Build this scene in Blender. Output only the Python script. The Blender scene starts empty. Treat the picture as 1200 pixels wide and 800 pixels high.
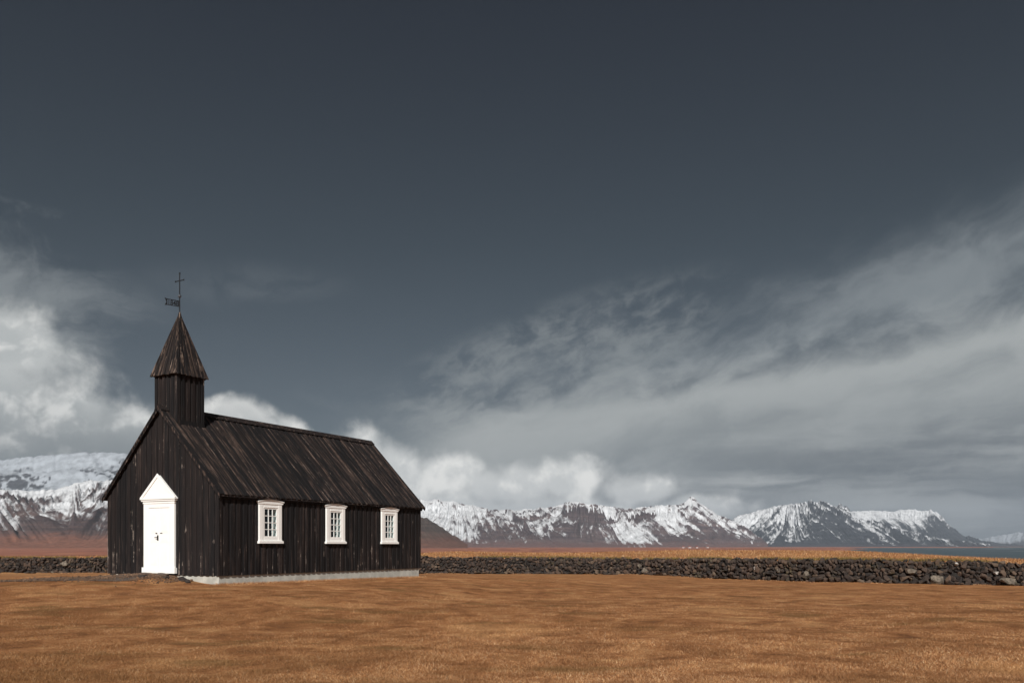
import bpy, bmesh, math, random
import numpy as np
from mathutils import Vector, Matrix
S = bpy.context.scene
C = S.collection
random.seed(7)
R = math.radians

# ------------------------------------------------------------------ camera
F, HY, CAMZ = 992.0, 639.5, 1.6          # focal length and horizon in photo pixels, eye height
cam = bpy.data.cameras.new('camera'); co = bpy.data.objects.new('camera', cam); C.objects.link(co)
co.location = (0, 0, CAMZ); co.rotation_euler = (R(90), 0, 0)
cam.sensor_width = 36; cam.lens = F / 1200 * 36
cam.shift_y = (HY - 400) / 1200
cam.clip_start = 0.1; cam.clip_end = 90000
S.camera = co

# ------------------------------------------------------------------ node helper
class NT:
    def __init__(s, tree): s.t = tree; s.n = tree.nodes; s.l = tree.links
    def node(s, typ, **kw):
        n = s.n.new(typ)
        for k, v in kw.items(): setattr(n, k, v)
        return n
    def put(s, sock, v):
        if v is None: return
        if isinstance(v, bpy.types.NodeSocket): s.l.new(v, sock)
        else:
            if isinstance(v, (tuple, list)) and len(v) == 3 and sock.type == 'RGBA': v = (*v, 1)
            sock.default_value = v
    def m(s, op, a, b=None, c=None, clamp=False):
        n = s.node('ShaderNodeMath', operation=op, use_clamp=clamp)
        s.put(n.inputs[0], a); s.put(n.inputs[1], b); s.put(n.inputs[2], c)
        return n.outputs[0]
    def vm(s, op, a, b=None, sc=None):
        n = s.node('ShaderNodeVectorMath', operation=op)
        s.put(n.inputs[0], a); s.put(n.inputs[1], b)
        if sc is not None: s.put(n.inputs['Scale'], sc)
        return n.outputs[1] if op in ('LENGTH', 'DOT_PRODUCT') else n.outputs[0]
    def mix(s, f, a, b, blend='MIX'):
        n = s.node('ShaderNodeMix', data_type='RGBA', blend_type=blend)
        s.put(n.inputs[0], f); s.put(n.inputs[6], a); s.put(n.inputs[7], b)
        return n.outputs[2]
    def noise(s, vec, scale=1, detail=4, rough=.5, dist=0, out=0, lac=2):
        n = s.node('ShaderNodeTexNoise')
        if vec is not None: s.put(n.inputs['Vector'], vec)
        s.put(n.inputs['Scale'], scale); s.put(n.inputs['Detail'], detail); s.put(n.inputs['Roughness'], rough)
        s.put(n.inputs['Distortion'], dist); s.put(n.inputs['Lacunarity'], lac)
        return n.outputs[out]
    def ss(s, x, a, b, lo=0, hi=1):                # smoothstep map
        n = s.node('ShaderNodeMapRange', interpolation_type='SMOOTHSTEP')
        s.put(n.inputs[0], x); s.put(n.inputs[1], a); s.put(n.inputs[2], b); s.put(n.inputs[3], lo); s.put(n.inputs[4], hi)
        return n.outputs[0]
    def lin(s, x, a, b, lo=0, hi=1):
        n = s.node('ShaderNodeMapRange')
        s.put(n.inputs[0], x); s.put(n.inputs[1], a); s.put(n.inputs[2], b); s.put(n.inputs[3], lo); s.put(n.inputs[4], hi)
        return n.outputs[0]
    def xyz(s, x, y, z):
        n = s.node('ShaderNodeCombineXYZ'); s.put(n.inputs[0], x); s.put(n.inputs[1], y); s.put(n.inputs[2], z); return n.outputs[0]
    def sep(s, v):
        n = s.node('ShaderNodeSeparateXYZ'); s.put(n.inputs[0], v); return n.outputs
    def ramp(s, x, stops):
        n = s.node('ShaderNodeValToRGB'); e = n.color_ramp.elements
        while len(e) < len(stops): e.new(.5)
        for el, (p, c) in zip(e, stops): el.position = p; el.color = (*c, 1) if len(c) == 3 else c
        s.put(n.inputs[0], x); return n.outputs[0]

def lin3(r, g, b):                                  # sRGB 0-255 -> linear
    f = lambda c: (c / 255 / 12.92) if c <= 10.3 else ((c / 255 + .055) / 1.055) ** 2.4
    return (f(r), f(g), f(b))

# ------------------------------------------------------------------ world: dark polarised sky with clouds
SUN_EL, SUN_AZ = R(33), math.atan2(-.08, -.997)     # azimuth measured from +Y towards +X
SKYK = .10
w = bpy.data.worlds.new('World'); S.world = w; w.use_nodes = True
W_ = NT(w.node_tree); W_.n.clear()
tc = W_.node('ShaderNodeTexCoord')
x, y, z = W_.sep(tc.outputs['Generated'])
az = W_.m('ARCTAN2', x, y)
el = W_.m('ARCSINE', z)
sky = W_.node('ShaderNodeTexSky', sky_type='NISHITA')
sky.sun_disc = False; sky.sun_elevation = SUN_EL; sky.sun_rotation = SUN_AZ; sky.dust_density = 1.0; sky.air_density = 1.0
nish = W_.node('ShaderNodeHueSaturation'); W_.put(nish.inputs['Saturation'], .30); W_.put(nish.inputs['Color'], sky.outputs[0])
# polarised blue: luminance falls towards the zenith
grad = W_.ramp(W_.lin(el, 0, .75), [(0, (.17, .20, .22)), (.22, (.125, .153, .174)), (.45, (.080, .105, .124)), (.75, (.052, .066, .088)), (1, (.04, .054, .076))])
base = W_.mix(1.0, nish.outputs[0], grad, 'MULTIPLY')
def dirpx(px, py):
    a = (px - 600) / F; t = (HY - py) / F
    return math.atan(a), math.atan(t / math.sqrt(1 + a * a))
def K(*c): return tuple(v * .92 / SKYK for v in lin3(*c))
vec = W_.xyz(az, el, 0)
warpn = W_.noise(vec, 9, 5, .55, out=1)
warp = W_.vm('SUBTRACT', warpn, (.5, .5, .5))
col = base
def edge(p0, p1):                                   # signed height of the direction under the line p0-p1
    a0, e0 = dirpx(*p0); a1, e1 = dirpx(*p1); k = (e1 - e0) / (a1 - a0)
    return W_.m('SUBTRACT', W_.m('ADD', W_.m('MULTIPLY', W_.m('SUBTRACT', az, a0), k), e0), el)
rot = R(19)
ru = W_.m('ADD', W_.m('MULTIPLY', az, math.cos(rot)), W_.m('MULTIPLY', el, math.sin(rot)))
rv = W_.m('SUBTRACT', W_.m('MULTIPLY', el, math.cos(rot)), W_.m('MULTIPLY', az, math.sin(rot)))
svec = W_.vm('ADD', W_.xyz(ru, W_.m('MULTIPLY', rv, 3.0), 3.7), W_.vm('SCALE', warp, sc=.12))
snr = W_.noise(svec, 4.0, 7, .55, .2); sn = W_.m('MULTIPLY', W_.m('SUBTRACT', snr, .5), 2.6)
sn2r = W_.noise(W_.vm('ADD', W_.xyz(ru, W_.m('MULTIPLY', rv, 2.2), 8.1), W_.vm('SCALE', warp, sc=.12)), 13, 7, .58, .3); sn2 = W_.m('MULTIPLY', W_.m('SUBTRACT', sn2r, .5), 2.6)
sn3 = W_.m('MULTIPLY', W_.m('SUBTRACT', W_.noise(W_.vm('ADD', W_.xyz(ru, W_.m('MULTIPLY', rv, 1.9), 4.4), W_.vm('SCALE', warp, sc=.06)), 28, 6, .6, .2), .5), 2.6)
az0 = dirpx(400, 480)[0]
# thin upper veil: soft top edge climbing to the right
d1 = W_.m('ADD', edge((420, 462), (1200, 205)), W_.m('ADD', W_.m('MULTIPLY', sn, .028), W_.m('MULTIPLY', sn2, .022)))
m1 = W_.m('MULTIPLY', W_.ss(d1, -.03, .085), W_.ss(az, az0 - .02, az0 + .26))
m1 = W_.m('MULTIPLY', m1, W_.lin(sn2, -.45, .4, .78, 1.0))
c1 = W_.mix(W_.ss(W_.m('ADD', sn, W_.m('MULTIPLY', sn2, .5)), -.45, .45), K(92, 101, 108), K(132, 139, 143))
col = W_.mix(W_.m('MULTIPLY', m1, .85), col, c1)
# mottled ragged fringe at the left tip of the sheet
def blob(cx_, cy_, rx, ry, ang=0):
    a0, e0 = dirpx(cx_, cy_); rx /= F; ry /= F
    da = W_.m('SUBTRACT', az, a0); de = W_.m('SUBTRACT', el, e0); ca, sa = math.cos(R(ang)), math.sin(R(ang))
    uu = W_.m('DIVIDE', W_.m('ADD', W_.m('MULTIPLY', da, ca), W_.m('MULTIPLY', de, sa)), rx)
    vv = W_.m('DIVIDE', W_.m('SUBTRACT', W_.m('MULTIPLY', de, ca), W_.m('MULTIPLY', da, sa)), ry)
    r2 = W_.m('SQRT', W_.m('ADD', W_.m('MULTIPLY', uu, uu), W_.m('MULTIPLY', vv, vv)))
    return W_.m('SUBTRACT', 1.0, r2)
fr_m = W_.m('MULTIPLY', W_.ss(blob(640, 425, 270, 72, 19), 0, .55), W_.ss(W_.m('ADD', W_.m('MULTIPLY', sn3, .8), W_.m('MULTIPLY', sn2, .8)), -.42, .48))
col = W_.mix(W_.m('MULTIPLY', fr_m, .62), col, K(134, 140, 142))
# main body: bright leading edge, grey inside
d2 = W_.m('ADD', edge((455, 490), (1210, 352)), W_.m('ADD', W_.m('MULTIPLY', sn, .030), W_.m('MULTIPLY', sn2, .020)))
m2 = W_.m('MULTIPLY', W_.ss(d2, -.02, .035), W_.ss(az, az0 + .03, az0 + .16))
c2 = W_.mix(W_.ss(d2, .02, .16), K(166, 170, 170), K(132, 138, 141))
c2 = W_.mix(W_.ss(W_.m('ADD', edge((600, 560), (1210, 470)), W_.m('MULTIPLY', sn, .03)), -.01, .06, 0, .7), c2, K(106, 112, 117))
c2 = W_.mix(W_.ss(W_.m('ADD', W_.m('MULTIPLY', sn2, .7), W_.m('MULTIPLY', sn3, .5)), -.1, .40, 0, .55), c2, K(168, 172, 172))
c2 = W_.mix(W_.ss(sn, .05, .55, 0, .40), c2, K(104, 112, 117))
col = W_.mix(W_.m('MULTIPLY', m2, .93), col, c2)
# flat streaks low over the sea
hn = W_.m('MULTIPLY', W_.m('SUBTRACT', W_.noise(W_.vm('ADD', W_.xyz(W_.m('MULTIPLY', az, 1.2), W_.m('MULTIPLY', el, 11), 2.2), W_.vm('SCALE', warp, sc=.25)), 3.2, 6, .55, .3), .5), 2.6)
hm = W_.m('MULTIPLY', W_.ss(el, .18, .07), W_.ss(az, .10, .34))
col = W_.mix(W_.m('MULTIPLY', hm, .75), col, W_.mix(W_.ss(hn, -.35, .4), K(84, 91, 97), K(150, 154, 155)))
# wisps
def union(bs):
    o = bs[0]
    for b in bs[1:]: 
        n = W_.node('ShaderNodeMath', operation='SMOOTH_MAX'); W_.put(n.inputs[0], o); W_.put(n.inputs[1], b); n.inputs[2].default_value = .12; o = n.outputs[0]
    return o
wnr = W_.noise(W_.vm('ADD', W_.xyz(W_.m('MULTIPLY', az, 3), W_.m('MULTIPLY', el, 7), 9.1), W_.vm('SCALE', warp, sc=.5)), 2.4, 6, .6, .5)
wm = union([blob(290, 335, 150, 34, 2), blob(150, 345, 70, 32, -20), blob(430, 480, 120, 60), blob(650, 390, 150, 45, 14)])
col = W_.mix(W_.m('MULTIPLY', W_.m('MULTIPLY', W_.ss(wm, 0, .9), W_.ss(wnr, .40, .66)), .20), col, K(128, 134, 138))
wm2 = union([blob(-10, 340, 150, 95, -16), blob(40, 400, 95, 70, -20)])
col = W_.mix(W_.m('MULTIPLY', W_.ss(W_.m('ADD', wm2, W_.m('MULTIPLY', W_.m('SUBTRACT', wnr, .5), 1.8)), .1, .9), .8), col, K(132, 138, 141))
# cumulus: billowed edges, bright sunlit tops, grey bases
cvec = W_.vm('ADD', vec, W_.vm('SCALE', warp, sc=.035))
def bn(v, sc, det): return W_.m('MULTIPLY', W_.m('SUBTRACT', W_.noise(v, sc, det, .56, 0), .5), 2.4)
up_ = (-.007, .013, 0)
n1 = bn(cvec, 13, 8); n1u = bn(W_.vm('ADD', cvec, up_), 13, 4)
vo = W_.node('ShaderNodeTexVoronoi', feature='SMOOTH_F1'); W_.put(vo.inputs['Vector'], W_.vm('ADD', vec, W_.vm('SCALE', warp, sc=.08))); vo.inputs['Scale'].default_value = 26; vo.inputs['Smoothness'].default_value = .6
puff = W_.m('SUBTRACT', .42, vo.outputs['Distance'])
n3 = bn(W_.vm('ADD', vec, W_.vm('SCALE', warp, sc=.02)), 40, 6)
dn = W_.m('ADD', W_.m('ADD', W_.m('MULTIPLY', n1, .45), W_.m('MULTIPLY', n3, .22)), W_.m('MULTIPLY', puff, .50))
relief = W_.m('ADD', W_.m('MULTIPLY', W_.m('SUBTRACT', n1, n1u), 1.5), W_.m('MULTIPLY', puff, .35))
def cumulus(col, blobs, soft, top, mid, bot, etop, ebot, amp=1.0, op=1):
    d = W_.m('ADD', union(blobs), W_.m('MULTIPLY', dn, amp))
    m = W_.m('MULTIPLY', W_.ss(d, 0, soft), op)
    h = W_.ss(W_.m('ADD', el, W_.m('MULTIPLY', n1, .035)), ebot, etop)
    c = W_.mix(h, K(*bot), K(*mid))
    c = W_.mix(W_.m('MULTIPLY', W_.ss(relief, -.12, .42), W_.m('ADD', .15, W_.m('MULTIPLY', h, .75))), c, K(*top))
    c = W_.mix(W_.m('MULTIPLY', W_.ss(d, .75, .15), W_.m('MULTIPLY', h, .40)), c, K(*top))
    return W_.mix(m, col, c)
E_ = lambda py: (HY - py) / F * .92
col = cumulus(col, [blob(800, 590, 120, 26), blob(900, 592, 80, 20), blob(1000, 606, 150, 12), blob(700, 575, 90, 30)],
              .7, (146, 149, 150), (122, 127, 130), (108, 113, 117), E_(560), E_(610), .7, .8)
col = cumulus(col, [blob(-20, 470, 135, 95), blob(75, 500, 110, 72), blob(150, 520, 75, 48), blob(-120, 430, 130, 110), blob(-260, 470, 220, 130), blob(5, 405, 62, 52), blob(60, 555, 230, 45)],
              .55, (228, 228, 225), (180, 184, 184), (126, 132, 135), E_(450), E_(545), .80)
col = cumulus(col, [blob(280, 503, 62, 42), blob(330, 515, 45, 34), blob(245, 515, 60, 44), blob(300, 540, 130, 40)],
              .42, (236, 235, 231), (194, 196, 195), (144, 149, 151), E_(485), E_(530), .72)
col = cumulus(col, [blob(460, 560, 66, 52), blob(527, 553, 58, 40), blob(595, 574, 84, 36), blob(672, 562, 56, 42), blob(745, 578, 74, 32), blob(620, 602, 290, 38), blob(800, 596, 70, 24), blob(420, 550, 60, 55)],
              .62, (246, 245, 241), (206, 208, 207), (194, 196, 196), E_(560), E_(600), .95, .94)
col = W_.mix(W_.m('MULTIPLY', W_.ss(blob(870, 566, 95, 17, 4), 0, .8), W_.ss(hn, -.3, .35, .1, .75)), col, K(168, 171, 171))
bg = W_.node('ShaderNodeBackground'); W_.put(bg.inputs[0], col); bg.inputs[1].default_value = SKYK
wo = W_.node('ShaderNodeOutputWorld'); W_.l.new(bg.outputs[0], wo.inputs[0])
w.cycles.sampling_method = 'MANUAL'; w.cycles.sample_map_resolution = 1024

# ------------------------------------------------------------------ sun, exposure
sl = bpy.data.lights.new('sun', 'SUN'); so = bpy.data.objects.new('sun', sl); C.objects.link(so)
sl.energy = 5.0; sl.angle = R(.53); sl.color = (1, .965, .91)
sdir = Vector((math.sin(SUN_AZ) * math.cos(SUN_EL), math.cos(SUN_AZ) * math.cos(SUN_EL), math.sin(SUN_EL)))
so.rotation_euler = sdir.to_track_quat('Z', 'Y').to_euler(); so.location = sdir * 60
S.view_settings.view_transform = 'Standard'; S.view_settings.look = 'None'; S.view_settings.exposure = .12; S.view_settings.gamma = 1

# ------------------------------------------------------------------ numpy noise
def _h(ix, iy, seed):
    n = (ix.astype(np.int64) * 374761393 + iy.astype(np.int64) * 668265263 + seed * 2147483647 * 3) & 0xffffffff
    n = ((n ^ (n >> 13)) * 1274126177) & 0xffffffff
    n = ((n ^ (n >> 16)) * 2246822519) & 0xffffffff
    return ((n ^ (n >> 15)) & 0xffffff) / float(0xffffff)
def vnoise(X, Y, seed=0):
    ix = np.floor(X); iy = np.floor(Y); fx = X - ix; fy = Y - iy
    fx = fx * fx * fx * (fx * (fx * 6 - 15) + 10); fy = fy * fy * fy * (fy * (fy * 6 - 15) + 10)
    a = _h(ix, iy, seed); b = _h(ix + 1, iy, seed); c = _h(ix, iy + 1, seed); d = _h(ix + 1, iy + 1, seed)
    return (a + (b - a) * fx) * (1 - fy) + (c + (d - c) * fx) * fy
def fbm(X, Y, oct=5, seed=0, g=.5):
    s = 0; A = 1; T = 0
    for o in range(oct):
        s = s + A * (vnoise(X, Y, seed + o * 17) * 2 - 1); T += A
        X, Y = X * 1.6 * 1.2 + Y * .45 + 13.7, Y * 1.6 * 1.2 - X * .45 + 7.1; A *= g
    return s / T
def sstep(a, b, x):
    t = np.clip((x - a) / (b - a), 0, 1); return t * t * (3 - 2 * t)

# ------------------------------------------------------------------ object helpers
def tag(o, label=None, cat=None, group=None, kind=None):
    if label: o['label'] = label
    if cat: o['category'] = cat
    if group: o['group'] = group
    if kind: o['kind'] = kind
    return o
def link(name, data, parent=None):
    o = bpy.data.objects.new(name, data); C.objects.link(o)
    if parent: o.parent = parent
    return o
class MB:
    def __init__(s): s.v = []; s.f = []
    def add(s, vs, fs):
        b = len(s.v); s.v += [tuple(p) for p in vs]; s.f += [tuple(i + b for i in f) for f in fs]; return s
    def box(s, x0, x1, y0, y1, z0, z1):
        return s.add([(x0, y0, z0), (x1, y0, z0), (x1, y1, z0), (x0, y1, z0), (x0, y0, z1), (x1, y0, z1), (x1, y1, z1), (x0, y1, z1)],
                     [(0, 3, 2, 1), (4, 5, 6, 7), (0, 1, 5, 4), (1, 2, 6, 5), (2, 3, 7, 6), (3, 0, 4, 7)])
    def prism(s, poly, axis, a, b):                 # polygon in the other two axes (in x,y,z order), extruded a..b
        def P(p, t):
            q = list(p); q.insert(axis, t); return q
        n = len(poly)
        return s.add([P(p, a) for p in poly] + [P(p, b) for p in poly],
                     [tuple(range(n - 1, -1, -1)), tuple(range(n, 2 * n))] + [(i, (i + 1) % n, (i + 1) % n + n, i + n) for i in range(n)])
    def tube(s, pts, r, n=8):
        b = len(s.v); pts = [Vector(p) for p in pts]
        for i, p in enumerate(pts):
            d = (pts[min(i + 1, len(pts) - 1)] - pts[max(i - 1, 0)]).normalized()
            u = d.orthogonal().normalized(); v = d.cross(u)
            rr = r[i] if isinstance(r, (list, tuple)) else r
            s.v += [tuple(p + (u * math.cos(2 * math.pi * k / n) + v * math.sin(2 * math.pi * k / n)) * rr) for k in range(n)]
        for i in range(len(pts) - 1):
            s.f += [(b + i * n + k, b + i * n + (k + 1) % n, b + (i + 1) * n + (k + 1) % n, b + (i + 1) * n + k) for k in range(n)]
        s.f += [tuple(b + k for k in range(n - 1, -1, -1)), tuple(b + (len(pts) - 1) * n + k for k in range(n))]
        return s
    def mesh(s, name, mat=None):
        m = bpy.data.meshes.new(name); m.from_pydata(s.v, [], s.f)
        bm = bmesh.new(); bm.from_mesh(m); bmesh.ops.recalc_face_normals(bm, faces=bm.faces); bm.to_mesh(m); bm.free()
        if mat: m.materials.append(mat)
        return m
    def obj(s, name, mat, parent=None, bevel=0):
        o = link(name, s.mesh(name, mat), parent)
        if bevel:
            b = o.modifiers.new('bevel', 'BEVEL'); b.width = bevel; b.segments = 2; b.limit_method = 'ANGLE'
        return o
def gridmesh(name, X, Y, Z, mat, wrap=False, smooth=True, attrs=None, flip=False):
    na, nr = X.shape
    m = bpy.data.meshes.new(name)
    v = np.stack([X, Y, Z], -1).reshape(-1, 3).astype(np.float32)
    i = np.arange(na - (0 if wrap else 1))[:, None]; j = np.arange(nr - 1)[None]
    i2 = (i + 1) % na
    q = np.stack([i * nr + j, i2 * nr + j, i2 * nr + j + 1, i * nr + j + 1], -1).reshape(-1, 4)
    if flip: q = q[:, ::-1]
    m.vertices.add(len(v)); m.vertices.foreach_set('co', v.ravel())
    m.loops.add(q.size); m.loops.foreach_set('vertex_index', q.ravel().astype(np.int32))
    m.polygons.add(len(q)); m.polygons.foreach_set('loop_start', np.arange(0, q.size, 4, dtype=np.int32))
    m.polygons.foreach_set('use_smooth', np.full(len(q), smooth))
    m.update(calc_edges=True)
    for k, a in (attrs or {}).items():
        at = m.attributes.new(k, 'FLOAT', 'POINT'); at.data.foreach_set('value', a.ravel().astype(np.float32))
    m.materials.append(mat)
    return m

# ------------------------------------------------------------------ materials
def mat(name):
    m = bpy.data.materials.new(name); m.use_nodes = True; t = NT(m.node_tree); t.n.clear()
    out = t.node('ShaderNodeOutputMaterial'); b = t.node('ShaderNodeBsdfPrincipled'); t.l.new(b.outputs[0], out.inputs[0])
    return m, t, b, out
def bump(t, b, h, dist, strength=1):
    n = t.node('ShaderNodeBump'); t.put(n.inputs['Height'], h); n.inputs['Distance'].default_value = dist; n.inputs['Strength'].default_value = strength
    t.l.new(n.outputs[0], b.inputs['Normal'])

def wood_mat(name, wear, tone, pale, low=0.0):
    # tarred board, grain along local Z; worn streaks show brown and pale fibres
    m, t, b, out = mat(name)
    oi = t.node('ShaderNodeObjectInfo'); tcn = t.node('ShaderNodeTexCoord')
    rnd = oi.outputs['Random']; rnd2 = t.m('FRACT', t.m('MULTIPLY', rnd, 7.31)); rnd3 = t.m('FRACT', t.m('MULTIPLY', rnd, 23.7))
    ob = tcn.outputs['Object']; _, _, oz = t.sep(ob)
    p = t.vm('ADD', ob, t.xyz(t.m('MULTIPLY', rnd, 37.0), t.m('MULTIPLY', rnd, 91.0), t.m('MULTIPLY', rnd, 53.0)))
    cen = lambda v: t.m('MULTIPLY', t.m('SUBTRACT', v, .5), 3.8)
    fine = cen(t.noise(t.vm('MULTIPLY', p, (15, 15, .75)), 1, 6, .62))
    med = cen(t.noise(t.vm('MULTIPLY', p, (9, 9, .55)), 1, 4, .6, .2))
    blot = cen(t.noise(p, 5, 5, .7))
    hair = t.noise(t.vm('MULTIPLY', p, (90, 90, 2.0)), 1, 5, .6)
    c = t.mix(t.ss(hair, .35, .65), (.0055, .0052, .0060), (.0125, .0108, .0112))
    c = t.mix(t.ss(rnd2, .3, 1, 0, .6), c, (.020, .014, .013))
    lw = t.ss(oz, 1.9, .2, 0, low)
    k = t.m('ADD', t.m('ADD', t.m('MULTIPLY', fine, .55), t.m('MULTIPLY', med, .45)), t.m('ADD', t.m('MULTIPLY', t.m('SUBTRACT', rnd3, .5), .34), t.m('ADD', wear, lw)))
    c = t.mix(t.m('MULTIPLY', t.ss(k, .12, .40), t.ss(t.m('ADD', blot, fine), -.45, .35, .25, 1)), c, tone)
    k2 = t.m('ADD', t.m('ADD', t.m('MULTIPLY', fine, .75), t.m('MULTIPLY', blot, .40)), t.m('ADD', t.m('MULTIPLY', t.m('SUBTRACT', rnd, .5), .28), t.m('ADD', wear, lw)))
    c = t.mix(t.ss(k2, .50, .66), c, pale)
    t.put(b.inputs['Base Color'], c); t.put(b.inputs['Roughness'], t.lin(fine, -.5, .5, .62, .85)); b.inputs['Specular IOR Level'].default_value = .22
    bump(t, b, t.m('ADD', t.m('MULTIPLY', fine, .8), hair), .008, .8)
    return m
M_wall = wood_mat('tarred_wall_boards', -.02, (.038, .027, .024), (.22, .18, .155), .14)
M_roof = wood_mat('weathered_roof_boards', .08, (.070, .047, .038), (.14, .105, .088))
M_spire = wood_mat('weathered_spire_boards', .16, (.070, .048, .038), (.17, .125, .10))
def simple(name, c, rough=.6, var=.15, scale=4, bmp=0, metal=0):
    m, t, b, out = mat(name); tcn = t.node('ShaderNodeTexCoord')
    n = t.noise(tcn.outputs['Object'], scale, 6, .6)
    t.put(b.inputs['Base Color'], t.mix(t.ss(n, .3, .7), tuple(v * (1 - var) for v in c), tuple(min(1, v * (1 + var)) for v in c)))
    b.inputs['Roughness'].default_value = rough; b.inputs['Metallic'].default_value = metal
    if bmp: bump(t, b, t.noise(tcn.outputs['Object'], scale * 6, 5, .6), bmp)
    return m
M_white = simple('white_gloss_paint', (.86, .85, .825), .45, .02, 3, .001)
M_iron = simple('dark_iron', (.02, .022, .026), .5, .2, 8, 0, .6)
M_concrete = simple('pale_concrete', (.41, .40, .36), .85, .20, 2.5, .004)
M_interior = simple('dark_interior', (.03, .028, .026), .9, .1)
M_plaster = simple('pale_interior_paint', (.62, .64, .62), .7, .04)
mg, t, b, out = mat('window_glass'); M_glass = mg
gl = t.node('ShaderNodeBsdfGlossy'); gl.inputs['Roughness'].default_value = .03; tr = t.node('ShaderNodeBsdfTransparent'); tr.inputs[0].default_value = (.86, .9, .9, 1)
fr = t.node('ShaderNodeFresnel'); fr.inputs[0].default_value = 1.5; mx = t.node('ShaderNodeMixShader')
gb = t.node('ShaderNodeNewGeometry'); t.l.new(t.m('MULTIPLY', fr.outputs[0], t.m('SUBTRACT', 1.0, gb.outputs['Backfacing'])), mx.inputs[0]); t.l.new(tr.outputs[0], mx.inputs[1]); t.l.new(gl.outputs[0], mx.inputs[2]); t.l.new(mx.outputs[0], out.inputs[0])
t.n.remove(b)

# lava stone
M_stone, t, b, out = mat('lava_stone')
g = t.node('ShaderNodeNewGeometry'); tcn = t.node('ShaderNodeTexCoord'); oi = t.node('ShaderNodeObjectInfo')
rr = t.m('FRACT', t.m('ADD', g.outputs['Random Per Island'], oi.outputs['Random']))
c = t.ramp(rr, [(0, (.014, .010, .009)), (.35, (.030, .021, .017)), (.7, (.055, .035, .026)), (.92, (.090, .055, .037)), (1, (.12, .085, .06))])
pn = t.noise(g.outputs['Position'], 5, 5, .65)
c = t.mix(t.ss(pn, .50, .68, 0, .7), c, (.085, .060, .044))
c = t.mix(t.m('MULTIPLY', t.ss(t.noise(g.outputs['Position'], 1.3, 4, .6), .55, .72), t.ss(pn, .45, .6, 0, .6)), c, (.12, .10, .045))
t.put(b.inputs['Base Color'], c); b.inputs['Roughness'].default_value = .9
bump(t, b, t.noise(g.outputs['Position'], 14, 6, .7), .05)
def stone_tint(name, c1, c2):
    m, t, b, out = mat(name); g = t.node('ShaderNodeNewGeometry')
    n = t.noise(g.outputs['Position'], 7, 5, .7)
    t.put(b.inputs['Base Color'], t.mix(t.ss(n, .35, .65), c1, c2)); b.inputs['Roughness'].default_value = .9
    bump(t, b, t.noise(g.outputs['Position'], 18, 5, .7), .04); return m
M_pale = stone_tint('lichened_pale_stone', (.06, .05, .038), (.20, .165, .13))
M_bright = stone_tint('whitish_stone', (.20, .18, .16), (.50, .46, .42))
M_moss = stone_tint('mossy_grass_cap', (.10, .085, .02), (.28, .19, .06))

# ------------------------------------------------------------------ ground height
TH = .508; U = (math.sin(TH), math.cos(TH)); V = (-math.cos(TH), math.sin(TH))
CX, CY, CL, CW = -9.113, 26.338, 10.736, 5.339
ZB = CAMZ - .913                                     # underside of the wall cladding
WX = np.array([-120, -60, -41, -32, -7, 4, 10.5, 15, 20, 24, 28.5, 40, 60.])
WY = np.array([72, 70, 68, 68, 68, 67, 63, 56, 50, 48, 46.5, 43, 38.])
def wally(X): return np.interp(X, WX, WY)
RA = [(-800, 652), (0, 652), (126, 652), (493, 648.5), (540, 646.3), (600, 648.6), (700, 648), (800, 645.2), (900, 645.3), (1000, 646.3), (1060, 648.5), (1100, 650.5), (1160, 653), (1200, 654.5), (1500, 657), (3000, 657)]
def ridgez(a, Y):
    px = 600 + a * F
    return CAMZ - (np.interp(px, [p for p, _ in RA], [q for _, q in RA]) - HY) * 120 / F
def ground(X, Y):
    X = np.asarray(X, float); Y = np.asarray(Y, float)
    Ys = np.maximum(Y, .01)
    yw = wally(X)
    s = np.clip((Ys - 12) / (yw - 12), 0, 1)
    z = -.57 * s ** 1.15
    dx = X - CX; dy = Y - CY
    lx = dx * U[0] + dy * U[1]; ly = dx * V[0] + dy * V[1]
    ex = np.maximum(np.maximum(-lx, lx - CL), 0); ey = np.maximum(np.maximum(-ly, ly - CW), 0)
    dr = np.hypot(ex, ey)
    T = ZB - .29 + .20 * sstep(0, CW * .55, ly) * np.exp(-np.maximum(lx, 0) / 5) - .107 * np.clip(lx / CL, -.3, 1)
    T = T + .08 * np.exp(-(((ly - 2.7) / 1.5) ** 2 + ((lx + .3) / 1.0) ** 2) ** 1.5) * (ly < 20)
    ww = np.exp(-(dr / 8.) ** 2)
    z = z * (1 - ww) + T * ww
    near = np.exp(-(dr / 2.) ** 2)
    und = .10 * fbm(X / 7.5, Y / 5.2, 3, 3) +   .035 * fbm(X / 1.9, Y / 1.5, 4, 9)
    z = z + und * (1 - .92 * near) * np.clip(Ys / 6, .3, 1)
    # beyond the wall: rise to a low ridge, then down to the plain
    a = X / Ys; rd = np.hypot(X, Y)
    zr = ridgez(a, Ys)
    s2 = sstep(0, 1, (rd - yw) / (118 - yw))
    zb = -.57 + (zr + .57) * s2 + .10 * fbm(X / 9, Y / 9, 4, 21)
    z = np.where(Y > yw, zb, z)
    far = sstep(122, 420, rd)
    # plain and sea bed
    plain = -4.6 + .5 * fbm(X / 160, Y / 160, 4, 5)
    coast = .40 + .05 * fbm(Ys / 400., Ys * 0 + 2, 3, 8)
    seam = sstep(-.03, .03, a - coast) * (1 - sstep(4200, 4700, Y)) * (Y > 0)
    seam = np.maximum(seam, sstep(-.02, .03, a - (.56 + .04 * fbm(Ys / 900., Ys * 0, 3, 4))) * (1 - sstep(7400, 7600, Y)) * (Y > 0))
    plain = plain * (1 - seam) + (-14) * seam
    plain = np.where(Y > 4200, np.where(seam > .5, plain, -5.5), plain)
    z = np.where(rd > 122, z * (1 - far) + plain * far, z)
    return z

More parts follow.
